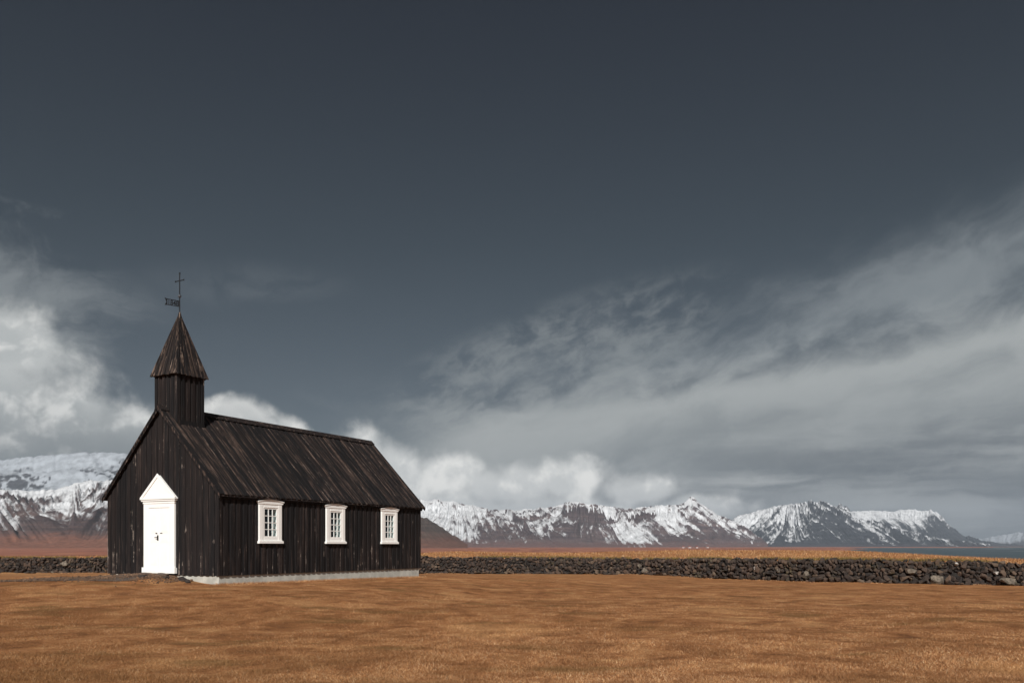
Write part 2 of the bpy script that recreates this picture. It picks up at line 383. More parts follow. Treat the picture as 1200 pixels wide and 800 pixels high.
# ------------------------------------------------------------------ ground sheet
M_ground, t, b, out = mat('dry_lawn_and_moor')
g = t.node('ShaderNodeNewGeometry'); P = g.outputs['Position']
px_, py_, pz_ = t.sep(P)
dist = t.vm('LENGTH', t.xyz(px_, py_, 0))
flat = t.xyz(px_, py_, 0)
a1 = t.noise(t.vm('MULTIPLY', flat, (.30, .34, 0)), 1, 6, .62, .6)
a2 = t.noise(t.vm('MULTIPLY', flat, (1.2, 1.1, 0)), 1, 7, .68, .5)
a3 = t.noise(flat, 22, 5, .75)
lawn = t.ramp(a2, [(.34, (.19, .080, .034)), (.46, (.36, .155, .062)), (.55, (.47, .215, .090)), (.66, (.58, .31, .14))])
lawn = t.mix(t.m('MULTIPLY', t.ss(a1, .46, .66), .45), lawn, (.20, .088, .034))
lawn = t.mix(t.m('MULTIPLY', t.ss(a1, .46, .34), .38), lawn, (.62, .35, .16))
lawn = t.mix(t.m('MULTIPLY', t.ss(t.noise(t.vm('MULTIPLY', flat, (.35, .7, 0)), 1, 5, .6), .56, .66), .6), lawn, (.17, .095, .036))
lawn = t.mix(t.ss(a3, .35, .75, 0, .55), lawn, (.13, .055, .022))
moorn = t.noise(t.vm('MULTIPLY', flat, (.02, .004, 0)), 1, 6, .6, .6)
moorf = t.noise(t.vm('MULTIPLY', flat, (.06, .012, 0)), 1, 6, .65)
moor = t.ramp(moorn, [(.36, (.17, .070, .056)), (.47, (.30, .125, .085)), (.56, (.38, .17, .105)), (.66, (.22, .085, .075))])
moor = t.mix(t.m('MULTIPLY', t.ss(moorf, .52, .62), .6), moor, (.11, .060, .050))
band = t.mix(t.ss(t.noise(t.vm('MULTIPLY', flat, (.10, .05, 0)), 1, 6, .65), .3, .7), (.26, .115, .050), (.44, .235, .105))
c = t.mix(t.ss(t.m('ADD', dist, t.m('MULTIPLY', t.m('SUBTRACT', a1, .5), 6)), 50, 70), lawn, band)
c = t.mix(t.ss(dist, 135, 260), c, moor)
# thin snow and ice streaks far out on the plain
sn_ = t.noise(t.vm('MULTIPLY', flat, (.012, .0022, 0)), 1, 5, .6, .3)
c = t.mix(t.m('MULTIPLY', t.ss(sn_, .69, .72), t.ss(dist, 900, 1300)), c, (.7, .7, .72))
t.put(b.inputs['Base Color'], c); b.inputs['Roughness'].default_value = .95; b.inputs['Specular IOR Level'].default_value = .1
bm_ = t.m('MULTIPLY', t.m('ADD', a3, a2), t.ss(dist, 150, 40))
bump(t, b, bm_, .06)
ang = np.concatenate([np.linspace(-180, -44, 30, endpoint=False), np.linspace(-44, 44, 640, endpoint=False), np.linspace(44, 180, 30, endpoint=False)])
rr_ = np.concatenate([[.3, 1.5, 3], np.geomspace(4, 75, 300), np.geomspace(76.5, 420, 90), np.geomspace(440, 19000, 70)])
A_, R_ = np.meshgrid(np.radians(ang), rr_, indexing='ij')
GX = np.sin(A_) * R_; GY = np.cos(A_) * R_
gobj = link('ground', gridmesh('ground', GX, GY, ground(GX, GY), M_ground, wrap=True, flip=True)); tag(gobj, kind='structure')

# ------------------------------------------------------------------ sea
M_sea, t, b, out = mat('sea_water')
g = t.node('ShaderNodeNewGeometry'); P = g.outputs['Position']
foam = t.noise(t.vm('MULTIPLY', P, (.010, .0022, 0)), 1, 6, .6, .4)
t.put(b.inputs['Base Color'], t.mix(t.ss(foam, .64, .68), (.055, .080, .095), (.55, .58, .60)))
t.put(b.inputs['Roughness'], .5); b.inputs['IOR'].default_value = 1.33
bump(t, b, t.noise(t.vm('MULTIPLY', P, (.25, .08, 0)), 1, 5, .6), .8)
aa = np.radians(np.linspace(-5, 75, 60)); r2 = np.geomspace(150, 19000, 60)
A2, R2 = np.meshgrid(aa, r2, indexing='ij')
tag(link('sea', gridmesh('sea', np.sin(A2) * R2, np.cos(A2) * R2, np.full_like(A2, -7.2), M_sea, flip=True)), kind='structure')

# ------------------------------------------------------------------ mountains
def mountain_mat(name, rock, rock2, foot, foot_top, snow_col=(.60, .615, .64)):
    m, t, b, out = mat(name)
    g = t.node('ShaderNodeNewGeometry'); P = g.outputs['Position']
    _, _, pz = t.sep(P); _, _, nz = t.sep(g.outputs['Normal'])
    at = t.node('ShaderNodeAttribute', attribute_name='snow'); sv = at.outputs['Fac']
    dk = t.node('ShaderNodeAttribute', attribute_name='scree').outputs['Fac']
    n1 = t.noise(P, .012, 7, .65); n2 = t.noise(P, .05, 6, .7)
    strat = t.noise(t.vm('MULTIPLY', P, (.0012, .0012, .045)), 1, 5, .7)
    c = t.mix(t.ss(n1, .35, .65), rock, rock2)
    c = t.mix(t.ss(strat, .42, .58, 0, .6), c, tuple(v * .55 for v in rock))
    c = t.mix(t.m('MULTIPLY', t.ss(t.m('ADD', pz, t.m('MULTIPLY', t.m('SUBTRACT', n1, .5), 120)), foot_top, foot_top * .2), .9), c,
              t.mix(t.ss(n2, .35, .65), foot, tuple(v * .65 for v in foot)))
    s = t.ss(t.m('ADD', sv, t.m('ADD', t.m('MULTIPLY', t.m('SUBTRACT', n2, .5), .26), t.m('MULTIPLY', t.m('SUBTRACT', n1, .5), .20))), .28, .74)
    s = t.m('MULTIPLY', s, t.ss(nz, .10, .22))
    c = t.mix(s, c, t.mix(t.ss(n1, .36, .62), tuple(v * .80 for v in snow_col), tuple(min(1, v * 1.12) for v in snow_col)))
    t.put(b.inputs['Base Color'], c); b.inputs['Roughness'].default_value = .9; b.inputs['Specular IOR Level'].default_value = .15
    bump(t, b, n2, 9, .6)
    return m
def erode(X, Y, h, cell, amp, octs, seed, dxm, dym, strength=1.0, mask=1.0):
    # slope-aligned gully noise: ridges and runnels that follow the fall line and branch
    H = h.copy(); tot = np.zeros_like(h)
    for o in range(octs):
        gx = np.gradient(H, axis=0) / dxm; gy = np.gradient(H, axis=1) / dym
        # polar skew is small, treat axes as world X and Y
        L = np.sqrt(gx * gx + gy * gy) + 1e-6
        sx, sy = -gy / L, gx / L
        px, py = X / cell, Y / cell
        ix, iy = np.floor(px), np.floor(py)
        num = np.zeros_like(h); den = np.zeros_like(h)
        for i in (-1, 0, 1, 2):
            for j in (-1, 0, 1, 2):
                cx_, cy_ = ix + i, iy + j
                rx = _h(cx_, cy_, seed + o * 31) - .5; ry = _h(cx_, cy_, seed + o * 31 + 7) - .5
                vx = px - (cx_ + rx * .9 ); vy = py - (cy_ + ry * .9)
                d2 = vx * vx + vy * vy; wt = np.exp(-d2 * 2)
                num += wt * np.cos((vx * sx + vy * sy) * 2 * math.pi * .95); den += wt
        e = num / den * np.clip(L * strength * 2.2, 0, 1) * mask
        H = H + e * amp; tot += e * amp
        cell *= .5; amp *= .52
    return H, tot
def mountain(name, label, crest, Yf, Yc, material, nx, nt, seed, pw=1.3, cell=420, amp=42, octs=5, snow=None, px0=None, px1=None, plateau=.35, terr=0, spur=.0, zf=-6, tmax=1.5, warp=60, skew=None, run=90, jag=1.0):
    cp = np.array(crest, float); px0 = px0 if px0 is not None else cp[0, 0]; px1 = px1 if px1 is not None else cp[-1, 0]
    a = (np.linspace(px0, px1, nx) - 600) / F
    tt = np.concatenate([np.linspace(0, 1.04, int(nt * .82), endpoint=False), np.linspace(1.04, tmax, nt - int(nt * .82))])
    A, T = np.meshgrid(a, tt, indexing='ij')
    yf = np.interp(600 + A * F, *zip(*Yf)) if isinstance(Yf, list) else Yf
    yc = np.interp(600 + A * F, *zip(*Yc)) if isinstance(Yc, list) else Yc
    Y = yf + (yc - yf) * T; X = A * Y
    PXX = 600 + A * F
    xs_ = np.arange(px0 - 60, px1 + 60, 1.); ys_ = np.interp(xs_, cp[:, 0], cp[:, 1]); kk_ = np.hanning(61); kk_ /= kk_.sum()
    ysm = np.convolve(np.pad(ys_, 30, mode='edge'), kk_, 'valid')
    wgt = sstep(.55, .98, T)
    pyc = np.interp(PXX, xs_, ysm) * (1 - wgt) + np.interp(PXX, xs_, ys_) * wgt
    jg = np.interp(PXX, *zip(*jag)) if isinstance(jag, list) else jag
    pyc = pyc - wgt * jg * fbm(PXX / 5., PXX * 0 + seed, 4, seed + 41, .6) * 1.6
    zc = CAMZ + (HY - pyc) * yc / F - zf
    Tw = T + spur * fbm(X / 700 + 5, Y / 2500, 4, seed + 90) * 4 * np.clip(T, 0, 1) * np.clip(1 - T, 0, 1)
    p = np.clip(Tw, 0, 1) ** pw
    h = zc * p
    if terr:
        k = zc / terr; q = h / k; fl = np.floor(q); fr_ = q - fl
        st = (fl + sstep(.25, .85, fr_)) * k
        h = h + (st - h) * sstep(.45, .75, p) * .8
    h = np.where(T > 1, zc * (1 + plateau * (T - 1) * .15 - (1 - plateau) * 1.7 * (T - 1)), h)
    dxm = np.abs(np.gradient(X, axis=0)) + 1e-6; dym = np.abs(np.gradient(Y, axis=1)) + 1e-6
    env = sstep(0, .10, T) * np.clip(zc / 120, 0, 1)
    capm = 1 - .8 * sstep(.86, 1.0, T)
    # runnels: furrows that run down the fall line, leaning with the spur they belong to
    lat = A * yc; hh_ = np.clip(h, 0, None)
    sk = np.interp(PXX, *zip(*skew)) if skew else 0
    wob = run * .55 * fbm(lat / (run * 3), hh_ / (run * 2), 3, seed + 5)
    sco = lat + sk * hh_ + wob
    r1 = fbm(sco / run, hh_ / (run * 9), 4, seed + 60, .62); r2 = fbm(sco / (run * .33), hh_ / (run * 3.5), 3, seed + 61, .6)
    runn = (.65 * r1 + .35 * r2) * 1.8
    H, tot = erode(X, Y, h, cell, amp * .55, octs, seed, dxm, dym, 1.0, env * capm)
    H = H + env * capm * amp * .9 * runn * sstep(.02, .35, p)
    H = H + env * (capm * amp * .4) * fbm(X / 160, Y / 160, 5, seed + 3) * .5 + env * 4 * fbm(X / 60, Y / 60, 4, seed + 33)
    H = H * sstep(0, .04, T)
    Z = np.maximum(H, 0) + zf - 2 * (T < .02)
    gy = np.gradient(Z, axis=1) / dym; sl_ = np.abs(gy)
    big = fbm(lat / (run * 6) + 3, hh_ / (run * 3), 4, seed + 8) * 1.6
    mott = fbm(lat / (run * .5), hh_ / (run * .28), 4, seed + 9, .65) * 1.8
    nrm_ = lambda q: (q - q.mean()) / q.std()
    fin = fbm(sco / (run * .24) + 9, hh_ / (run * 2.2), 5, seed + 77, .80)
    runs = nrm_(nrm_(-runn) * .75 + nrm_(fin) * .65); big, mott = nrm_(big), nrm_(mott)
    s0 = snow(PXX, hh_ / np.maximum(zc, 1), T, sl_, runs, big, mott)
    o = link(name, gridmesh(name, X, Y, Z, material, attrs={'snow': s0, 'scree': np.clip(runn, -1, 1)}, flip=False))
    tag(o, kind='structure')
    if label: o['label'] = label
    return o

MM_red = mountain_mat('red_brown_mountain', (.060, .042, .044), (.105, .068, .060), (.26, .115, .075), 62)
MM_main = mountain_mat('banded_basalt_mountain', (.075, .056, .062), (.135, .095, .090), (.15, .088, .080), 40)
MM_dark = mountain_mat('dark_far_mountain', (.022, .026, .034), (.042, .044, .052), (.045, .042, .050), 40)
MM_far = mountain_mat('shade_greyed_far_mountain', (.05, .055, .065), (.09, .09, .10), (.06, .06, .07), 30, (.33, .36, .40))  # snow colour darkened to grey-blue, painting in the cloud shadow over the plateau
MM_spur = mountain_mat('bare_brown_slope', (.065, .050, .044), (.11, .078, .062), (.17, .085, .062), 60)
G2 = lambda v, c, w_: np.exp(-((v - c) / w_) ** 2)

def snowA(px, hf, T, sl, run, big, mott):      # red-brown slopes with patches of snow in gullies and on the upper bench
    mid = G2(hf, .56, .36)
    return .10 + .85 * sstep(.86, .96, hf + .03 * big) + mid * (.20 * big + .22 * run + .14 * mott + .39) + .55 * sstep(1.0, 1.4, big) * G2(hf, .30, .08) * G2(px, 95, 60) - .5 * sstep(.10, .04, hf)
mountain('mountain', 'red brown mountain slopes with snow patches left of the church', [(-300, 583), (-120, 576), (0, 573), (40, 575), (65, 573), (90, 566), (108, 562), (126, 564), (180, 560), (300, 563), (430, 590)],
         [(-300, 2300), (126, 2500), (430, 3300)], [(-300, 3900), (126, 4100), (430, 4600)], MM_red, 620, 190, 11, 1.45, 420, 34, 5, snowA, plateau=.9, spur=.25,
         skew=[(-300, .9), (50, .9), (80, .3), (95, -.9), (150, -.9), (300, .5)], run=85)
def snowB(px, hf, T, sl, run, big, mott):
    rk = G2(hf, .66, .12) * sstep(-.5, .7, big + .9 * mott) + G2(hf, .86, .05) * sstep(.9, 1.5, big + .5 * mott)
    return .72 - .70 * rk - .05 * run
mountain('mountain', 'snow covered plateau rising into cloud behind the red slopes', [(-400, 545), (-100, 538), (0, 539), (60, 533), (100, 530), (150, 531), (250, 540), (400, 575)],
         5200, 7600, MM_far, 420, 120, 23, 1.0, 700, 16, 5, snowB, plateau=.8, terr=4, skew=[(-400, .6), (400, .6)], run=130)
def snowC(px, hf, T, sl, run, big, mott):
    lvl = np.interp(px, [400, 500, 545, 590, 650, 690, 730, 790, 815, 850, 900], [.12, .14, .30, .48, .46, .42, .34, .40, .62, .78, .95])   # snow line
    s = .5 + .72 * (hf - lvl) + .09 * big + np.interp(px, [500, 600, 700, 830], [.10, .15, .16, .21]) * run + .13 * mott + .05 * big
    strata = sstep(575, 610, px) * (1 - sstep(662, 680, px)) * (G2(hf, .70, .055) + .55 * G2(hf, .86, .025))
    s = s - .45 * sstep(.3, 1.4, mott * -1 + .4 * big) * sstep(.75, .95, hf)
    s = s - .9 * strata * sstep(-1.3, -.2, mott)
    s = s + .20 * sstep(700, 740, px) * (1 - sstep(790, 820, px)) * sstep(.55, .3, hf)
    s = s - 1.5 * np.exp(-((((px - 688 + 5 * big + 4 * mott) / 17) ** 2 + ((hf - .68 + .03 * run) / .16) ** 2) ** 2))
    s = s - 1.6 * np.exp(-((((px - 752) / 16) ** 2 + ((hf - .72) / .08) ** 2) ** 2))
    return s - .6 * sstep(.10, .03, hf)
mountain('mountain', 'long snow streaked mountain range ending in the pointed peak', [(250, 636), (320, 600), (380, 592), (440, 588), (495, 584.5), (510, 585), (534, 588), (555, 592.5), (575, 597), (600, 597), (625, 596), (645, 594), (660, 590), (675, 586.5), (690, 590), (702, 591), (720, 594), (744, 597), (756, 593), (775, 592), (795, 591.5), (804, 588), (809.5, 582), (812.5, 582.5), (819, 588.5), (826, 593), (834, 597.5), (843, 603.5), (855, 608), (867, 613), (880, 622), (890, 629), (900, 636)],
         [(250, 4300), (640, 4700), (900, 6000)], [(250, 6000), (640, 6200), (900, 6900)], MM_main, 1050, 230, 37, 1.12, 360, 36, 6, snowC, plateau=.5, spur=.22,
         skew=[(380, -.5), (520, -.6), (560, .7), (650, .9), (672, -.4), (700, .5), (735, 1.3), (810, 1.7), (900, 2.2)], run=70)
def snowS(px, hf, T, sl, run, big, mott): return .10 + .03 * run
mountain('mountain', 'bare dark brown slope descending beside the church gable', [(180, 639), (240, 612), (310, 585), (380, 578), (440, 592), (480, 603), (493, 605), (505, 609), (515, 616), (525, 623), (540, 632), (548, 638)],
         2600, 3300, MM_spur, 360, 110, 41, 1.0, 200, 9, 5, snowS, plateau=.2, skew=[(380, 1), (550, 1.2)], run=50)
def snowD(px, hf, T, sl, run, big, mott):
    lvl = np.interp(px, [850, 900, 930, 950, 975, 1000, 1100], [.26, .30, .50, .82, .98, 1.04, 1.15])
    return .5 + .50 * (hf - lvl) + np.interp(px, [850, 930, 960], [.10, .17, .20]) * run + .13 * mott - .5 * sstep(.12, .03, hf) + .04 * big
mountain('mountain', 'dark steep mountain with thin snow streaks right of the peak', [(845, 616), (862, 605), (880, 600), (905, 594), (925, 591), (938, 588), (944, 586.5), (952, 586.5), (960, 589), (970, 590), (976, 593), (984, 592), (992, 595), (997, 600), (1006, 606), (1018, 607), (1030, 611), (1050, 617), (1070, 623), (1090, 629), (1120, 633), (1160, 637)],
         7600, 9300, MM_dark, 640, 170, 53, 1.15, 520, 50, 6, snowD, plateau=.3, spur=.2, skew=[(850, -1.5), (915, -1.1), (935, .6), (950, 1.5), (1160, 2.2)], run=90, jag=[(850, .6), (925, 1), (940, 3.2), (1010, 3.2), (1060, 1)])
def snowE(px, hf, T, sl, run, big, mott):
    lvl = np.interp(px, [960, 1050, 1085, 1100, 1120], [.42, .50, .62, .85, 1.15])
    return .5 + 1.6 * (hf - lvl) + .20 * run * sstep(1, .6, hf) + .12 * mott * sstep(1060, 1100, px)
mountain('mountain', 'sunlit snow plateau with a broken cliff at its seaward end', [(960, 604), (990, 600), (1010, 598), (1030, 598.5), (1050, 599), (1056, 596.5), (1072, 596.5), (1080, 599), (1093, 598.5), (1099, 600), (1104, 606), (1110, 614), (1120, 621), (1132, 628), (1150, 633), (1175, 636), (1200, 638)],
         9600, 11600, MM_dark, 420, 130, 61, 1.2, 520, 36, 5, snowE, plateau=.6, skew=[(960, 1.0), (1100, 1.0), (1200, 1.8)], run=110, jag=[(960, .3), (1070, .8), (1090, 3), (1110, 3), (1130, .8)])
def snowF(px, hf, T, sl, run, big, mott): return .75 - .5 * sstep(.5, .1, hf) + .08 * run
mountain('mountain', 'low hazy snow hills at the far right horizon', [(1110, 638), (1130, 630), (1150, 631), (1170, 627), (1190, 624), (1210, 623), (1260, 627), (1330, 636), (1400, 638)],
         12800, 15000, MM_far, 300, 70, 67, 1.2, 600, 26, 4, snowF, plateau=.4, run=160)

# ------------------------------------------------------------------ church
rng = random.Random(3)
church = link('church', None); church.location = (CX, CY, ZB); church.rotation_euler = (0, 0, math.pi / 2 - TH)
tag(church, 'small black tarred wooden church with white door, white windows and a pointed belfry', 'church')
KR = (5.468 - 2.55) / (CW / 2 + .165)                # roof slope
ANG = math.atan(KR)
ztop = lambda y: 5.468 - KR * abs(y - CW / 2)        # roof surface
WIN = [(1.60, 2.63), (4.855, 5.86), (8.07, 9.07)]    # casing spans along the side wall
WZ0, WZ1 = 1.02, 2.44
GLW, GZ0, GZ1 = .60, 1.215, 2.165
wins = [((a + b_) / 2) for a, b_ in WIN]

# wall cores, with real openings for the windows
side = MB(); T0, T1 = .02, .16
edges = [0.0]
for c_ in wins: edges += [c_ - GLW / 2, c_ + GLW / 2]
edges.append(CL)
for i in range(0, len(edges), 2): side.box(edges[i], edges[i + 1], T0, T1, 0.01, 2.60)
for c_ in wins:
    side.box(c_ - GLW / 2, c_ + GLW / 2, T0, T1, 0.01, GZ0); side.box(c_ - GLW / 2, c_ + GLW / 2, T0, T1, GZ1, 2.60)
side_wall = side.obj('side_wall', M_wall, church)
def gable_poly(y0, y1, off=.07): return [(y0, .01), (y1, .01), (y1, ztop(y1) - off), (CW / 2, ztop(CW / 2) - off), (y0, ztop(y0) - off)]
fw = MB().prism(gable_poly(.17, CW - .03), 0, .02, .16); front_wall = fw.obj('gable_wall', M_wall, church)
MB().prism(gable_poly(.17, CW - .03), 0, CL - .16, CL - .02).obj('gable_wall', M_wall, church)
MB().box(.17, CL - .17, CW - .16, CW - .02, .01, 2.6).obj('side_wall', M_wall, church)
MB().box(.17, CL - .17, .17, CW - .17, -.02, .03).obj('floor', M_interior, church)
MB().box(.17, CL - .17, 1.6, CW - .17, 2.3, 2.34).obj('ceiling', M_interior, church)

pcache = {}
def plank_mesh(wd, zs, th, m):
    key = (round(wd, 3), tuple(round(q, 3) for s in zs for q in s), th, m.name)
    if key not in pcache:
        mb = MB(); c_ = .003
        for z0, zl, zr in zs:                       # tapered outer edges catch the light
            mb.add([(-wd / 2, 0, z0), (wd / 2, 0, z0), (wd / 2 - c_, -th, z0), (-wd / 2 + c_, -th, z0), (-wd / 2, 0, zl), (wd / 2, 0, zr), (wd / 2 - c_, -th, zr), (-wd / 2 + c_, -th, zl)],
                   [(0, 1, 2, 3), (7, 6, 5, 4), (3, 2, 6, 7), (0, 4, 5, 1), (1, 5, 6, 2), (0, 3, 7, 4)])
        pcache[key] = mb.mesh('plank', m)
    return pcache[key]
def plank(parent, loc, rot, wd, zs, th, m):
    o = link('plank', plank_mesh(wd, zs, th, m), parent); o.location = loc; o.rotation_euler = rot; return o
PER = .258
# side wall boards
n = int(CL / PER); per = CL / n
for k in range(n + 1):
    for over in (0, 1):
        if over == 0 and k == n: continue
        xc = k * per + (per / 2 if over == 0 else 0); wd = .165 if over == 0 else .155
        if over and k in (0, n): xc += .03 if k == 0 else -.03
        xc += rng.uniform(-.008, .008) if 0 < k < n else 0
        zs = [(rng.uniform(-.020, -.014) if over else -.012, 2.56, 2.56)]
        for c_ in wins:
            if abs(xc - c_) < GLW / 2 + wd / 2 + .02: zs = [(zs[0][0], WZ0 + .06, WZ0 + .06), (GZ1 + .12, 2.56, 2.56)]
        th = .022 + (.004 if rng.random() < .3 else 0)
        for zz in zs: plank(side_wall, (xc, (0 if over else .021), 0), (0, 0, 0), wd, [zz], th, M_wall)
# front gable boards
n = int(CW / PER); per = CW / n
for k in range(n + 1):
    for over in (0, 1):
        if over == 0 and k == n: continue
        yc = k * per + (per / 2 if over == 0 else 0); wd = .165 if over == 0 else .155
        if over and k in (0, n): yc += .05 if k == 0 else -.05
        za, zb_ = ztop(yc + wd / 2) - .04, ztop(yc - wd / 2) - .04
        if abs(yc - CW / 2) < wd / 2: za = zb_ = min(za, zb_)
        plank(front_wall, (0 if over else .021, yc, 0), (0, 0, -math.pi / 2), wd, [(rng.uniform(-.020, -.014) if over else -.012, za, zb_)], .022, M_wall)
# corner boards
MB().box(-.03, .0, -.031, .10, -.02, 2.57).obj('corner_board', M_wall, church)
MB().box(CL, CL + .03, -.031, .10, -.02, 2.57).obj('corner_board', M_wall, church)
MB().box(-.03, .0, CW - .10, CW + .031, -.02, 2.57).obj('corner_board', M_wall, church)
# left and rear cladding (same board rhythm, out of sight)
mb = MB()
for k in range(40): mb.box(k * .268 + .05, k * .268 + .21, CW - .02, CW + .02, 0, 2.56)
tag(mb.obj('cladding', M_wall, church), kind='stuff')
mb = MB()
for k in range(19):
    y0 = k * .278 + .06; y1 = y0 + .16; mb.prism([(y0, 0), (y1, 0), (y1, ztop(y1) - .06), (y0, ztop(y0) - .06)], 0, CL - .02, CL + .02)
tag(mb.obj('cladding', M_wall, church), kind='stuff')

# foundation
mb = MB(); mb.box(.015, CL - .015, .035, .30, -1.3, -.012); mb.box(.035, .30, .3, CW - .035, -1.3, -.013); mb.box(CL - .30, CL - .035, .3, CW - .035, -1.3, -.013); mb.box(.3, CL - .3, CW - .30, CW - .04, -1.3, -.014)
mb.obj('foundation', M_concrete, church, bevel=.008)

# roof
OH, OF = .165, .115
roof = MB()
y0, y1 = -OH, CW + OH
roof.prism([(y0 + .02, 2.50), (CW / 2, 5.468 - .05), (y1 - .02, 2.50), (y1 - .02, 2.46), (CW / 2, 5.468 - .115), (y0 + .02, 2.46)], 0, -OF + .03, CL + OF - .03)
roof_o = roof.obj('roof', M_roof, church)
SL = math.hypot(CW / 2 + OH, 5.468 - 2.55)
rotR = (-(math.pi / 2 - ANG), 0, 0)
nrm = (0, -math.sin(ANG), math.cos(ANG))
n = int((CL + 2 * OF) / .262); per = (CL + 2 * OF) / n
for k in range(n + 1):
    for over in (0, 1):
        if over == 0 and k == n: continue
        xc = -OF + k * per + (per / 2 if over == 0 else 0); wd = .170 if over == 0 else .155
        if over and k in (0, n): xc += .07 if k == 0 else -.07
        else: xc += rng.uniform(-.01, .01)
        z0 = rng.uniform(-.045, .0) if over else rng.uniform(0, .03)
        off = -.035 if over else -.058
        top = SL - .03
        if xc < 1.45: 
            pass
        plank(roof_o, (xc, -OH + nrm[1] * off, 2.55 + nrm[2] * off), (rotR[0] + rng.uniform(-.0015, .0015), rng.uniform(-.002, .002), 0), wd, [(z0, top, top)], .026 + rng.uniform(0, .006), M_roof)
mb = MB()
for k in range(41):
    xx = -OF + k * .268
    mb.prism([(CW / 2, 5.468 - .01), (CW + OH, 2.54), (CW + OH, 2.50), (CW / 2, 5.468 - .055)], 0, xx, xx + .16)
tag(mb.obj('cladding', M_roof, roof_o), kind='stuff')
# ridge boards
mb = MB()
xr0, xr1 = 1.2, CL + OF + .04
c0, z0 = CW / 2, 5.468
mb.prism([(c0 + .01, z0 + .055), (c0 - .15, z0 + .055 - .155 * KR), (c0 - .15 - .02, z0 + .03 - .155 * KR), (c0, z0 + .02)], 0, xr0, xr1)
mb.obj('ridge_board', M_roof, roof_o)
mb = MB(); mb.prism([(c0, z0 + .052), (c0 + .15, z0 + .052 - .155 * KR), (c0 + .17, z0 + .03 - .155 * KR), (c0, z0 + .022)], 0, xr0, xr1 - .03)
mb.obj('ridge_board', M_roof, roof_o)
mb = MB(); mb.prism([(c0, z0 + .06), (c0 - .16, z0 + .06 - .16 * KR), (c0 - .17, z0 + .02 - .16 * KR), (c0, z0 + .02), (c0 + .17, z0 + .02 - .16 * KR), (c0 + .16, z0 + .06 - .16 * KR)], 0, -OF - .035, .16)
mb.obj('ridge_cap', M_roof, roof_o)
# bargeboards on both gables, two steps deep
for xa, sgn in ((-OF, -1), (CL + OF, 1)):
    for s in (-1, 1):
        for depth, d0, th0, th1 in ((.15, .0, .0, .026), (.085, -.006, .026, .046)):
            yb = CW / 2 + s * (CW / 2 + OH + .01)
            zb_ = 2.55 - .01 * KR
            poly = [(CW / 2, 5.468 + .004 + d0), (yb, zb_ + .004 + d0), (yb, zb_ - depth), (CW / 2, 5.468 - depth)]
            xs = sorted((xa + sgn * th0, xa + sgn * th1))
            MB().prism(poly, 0, xs[0], xs[1]).obj('bargeboard', M_roof, roof_o)
# eaves board under the right slope
MB().box(-.08, CL + .08, -.075, -.045, 2.40, 2.50).obj('eaves_board', M_wall, church)

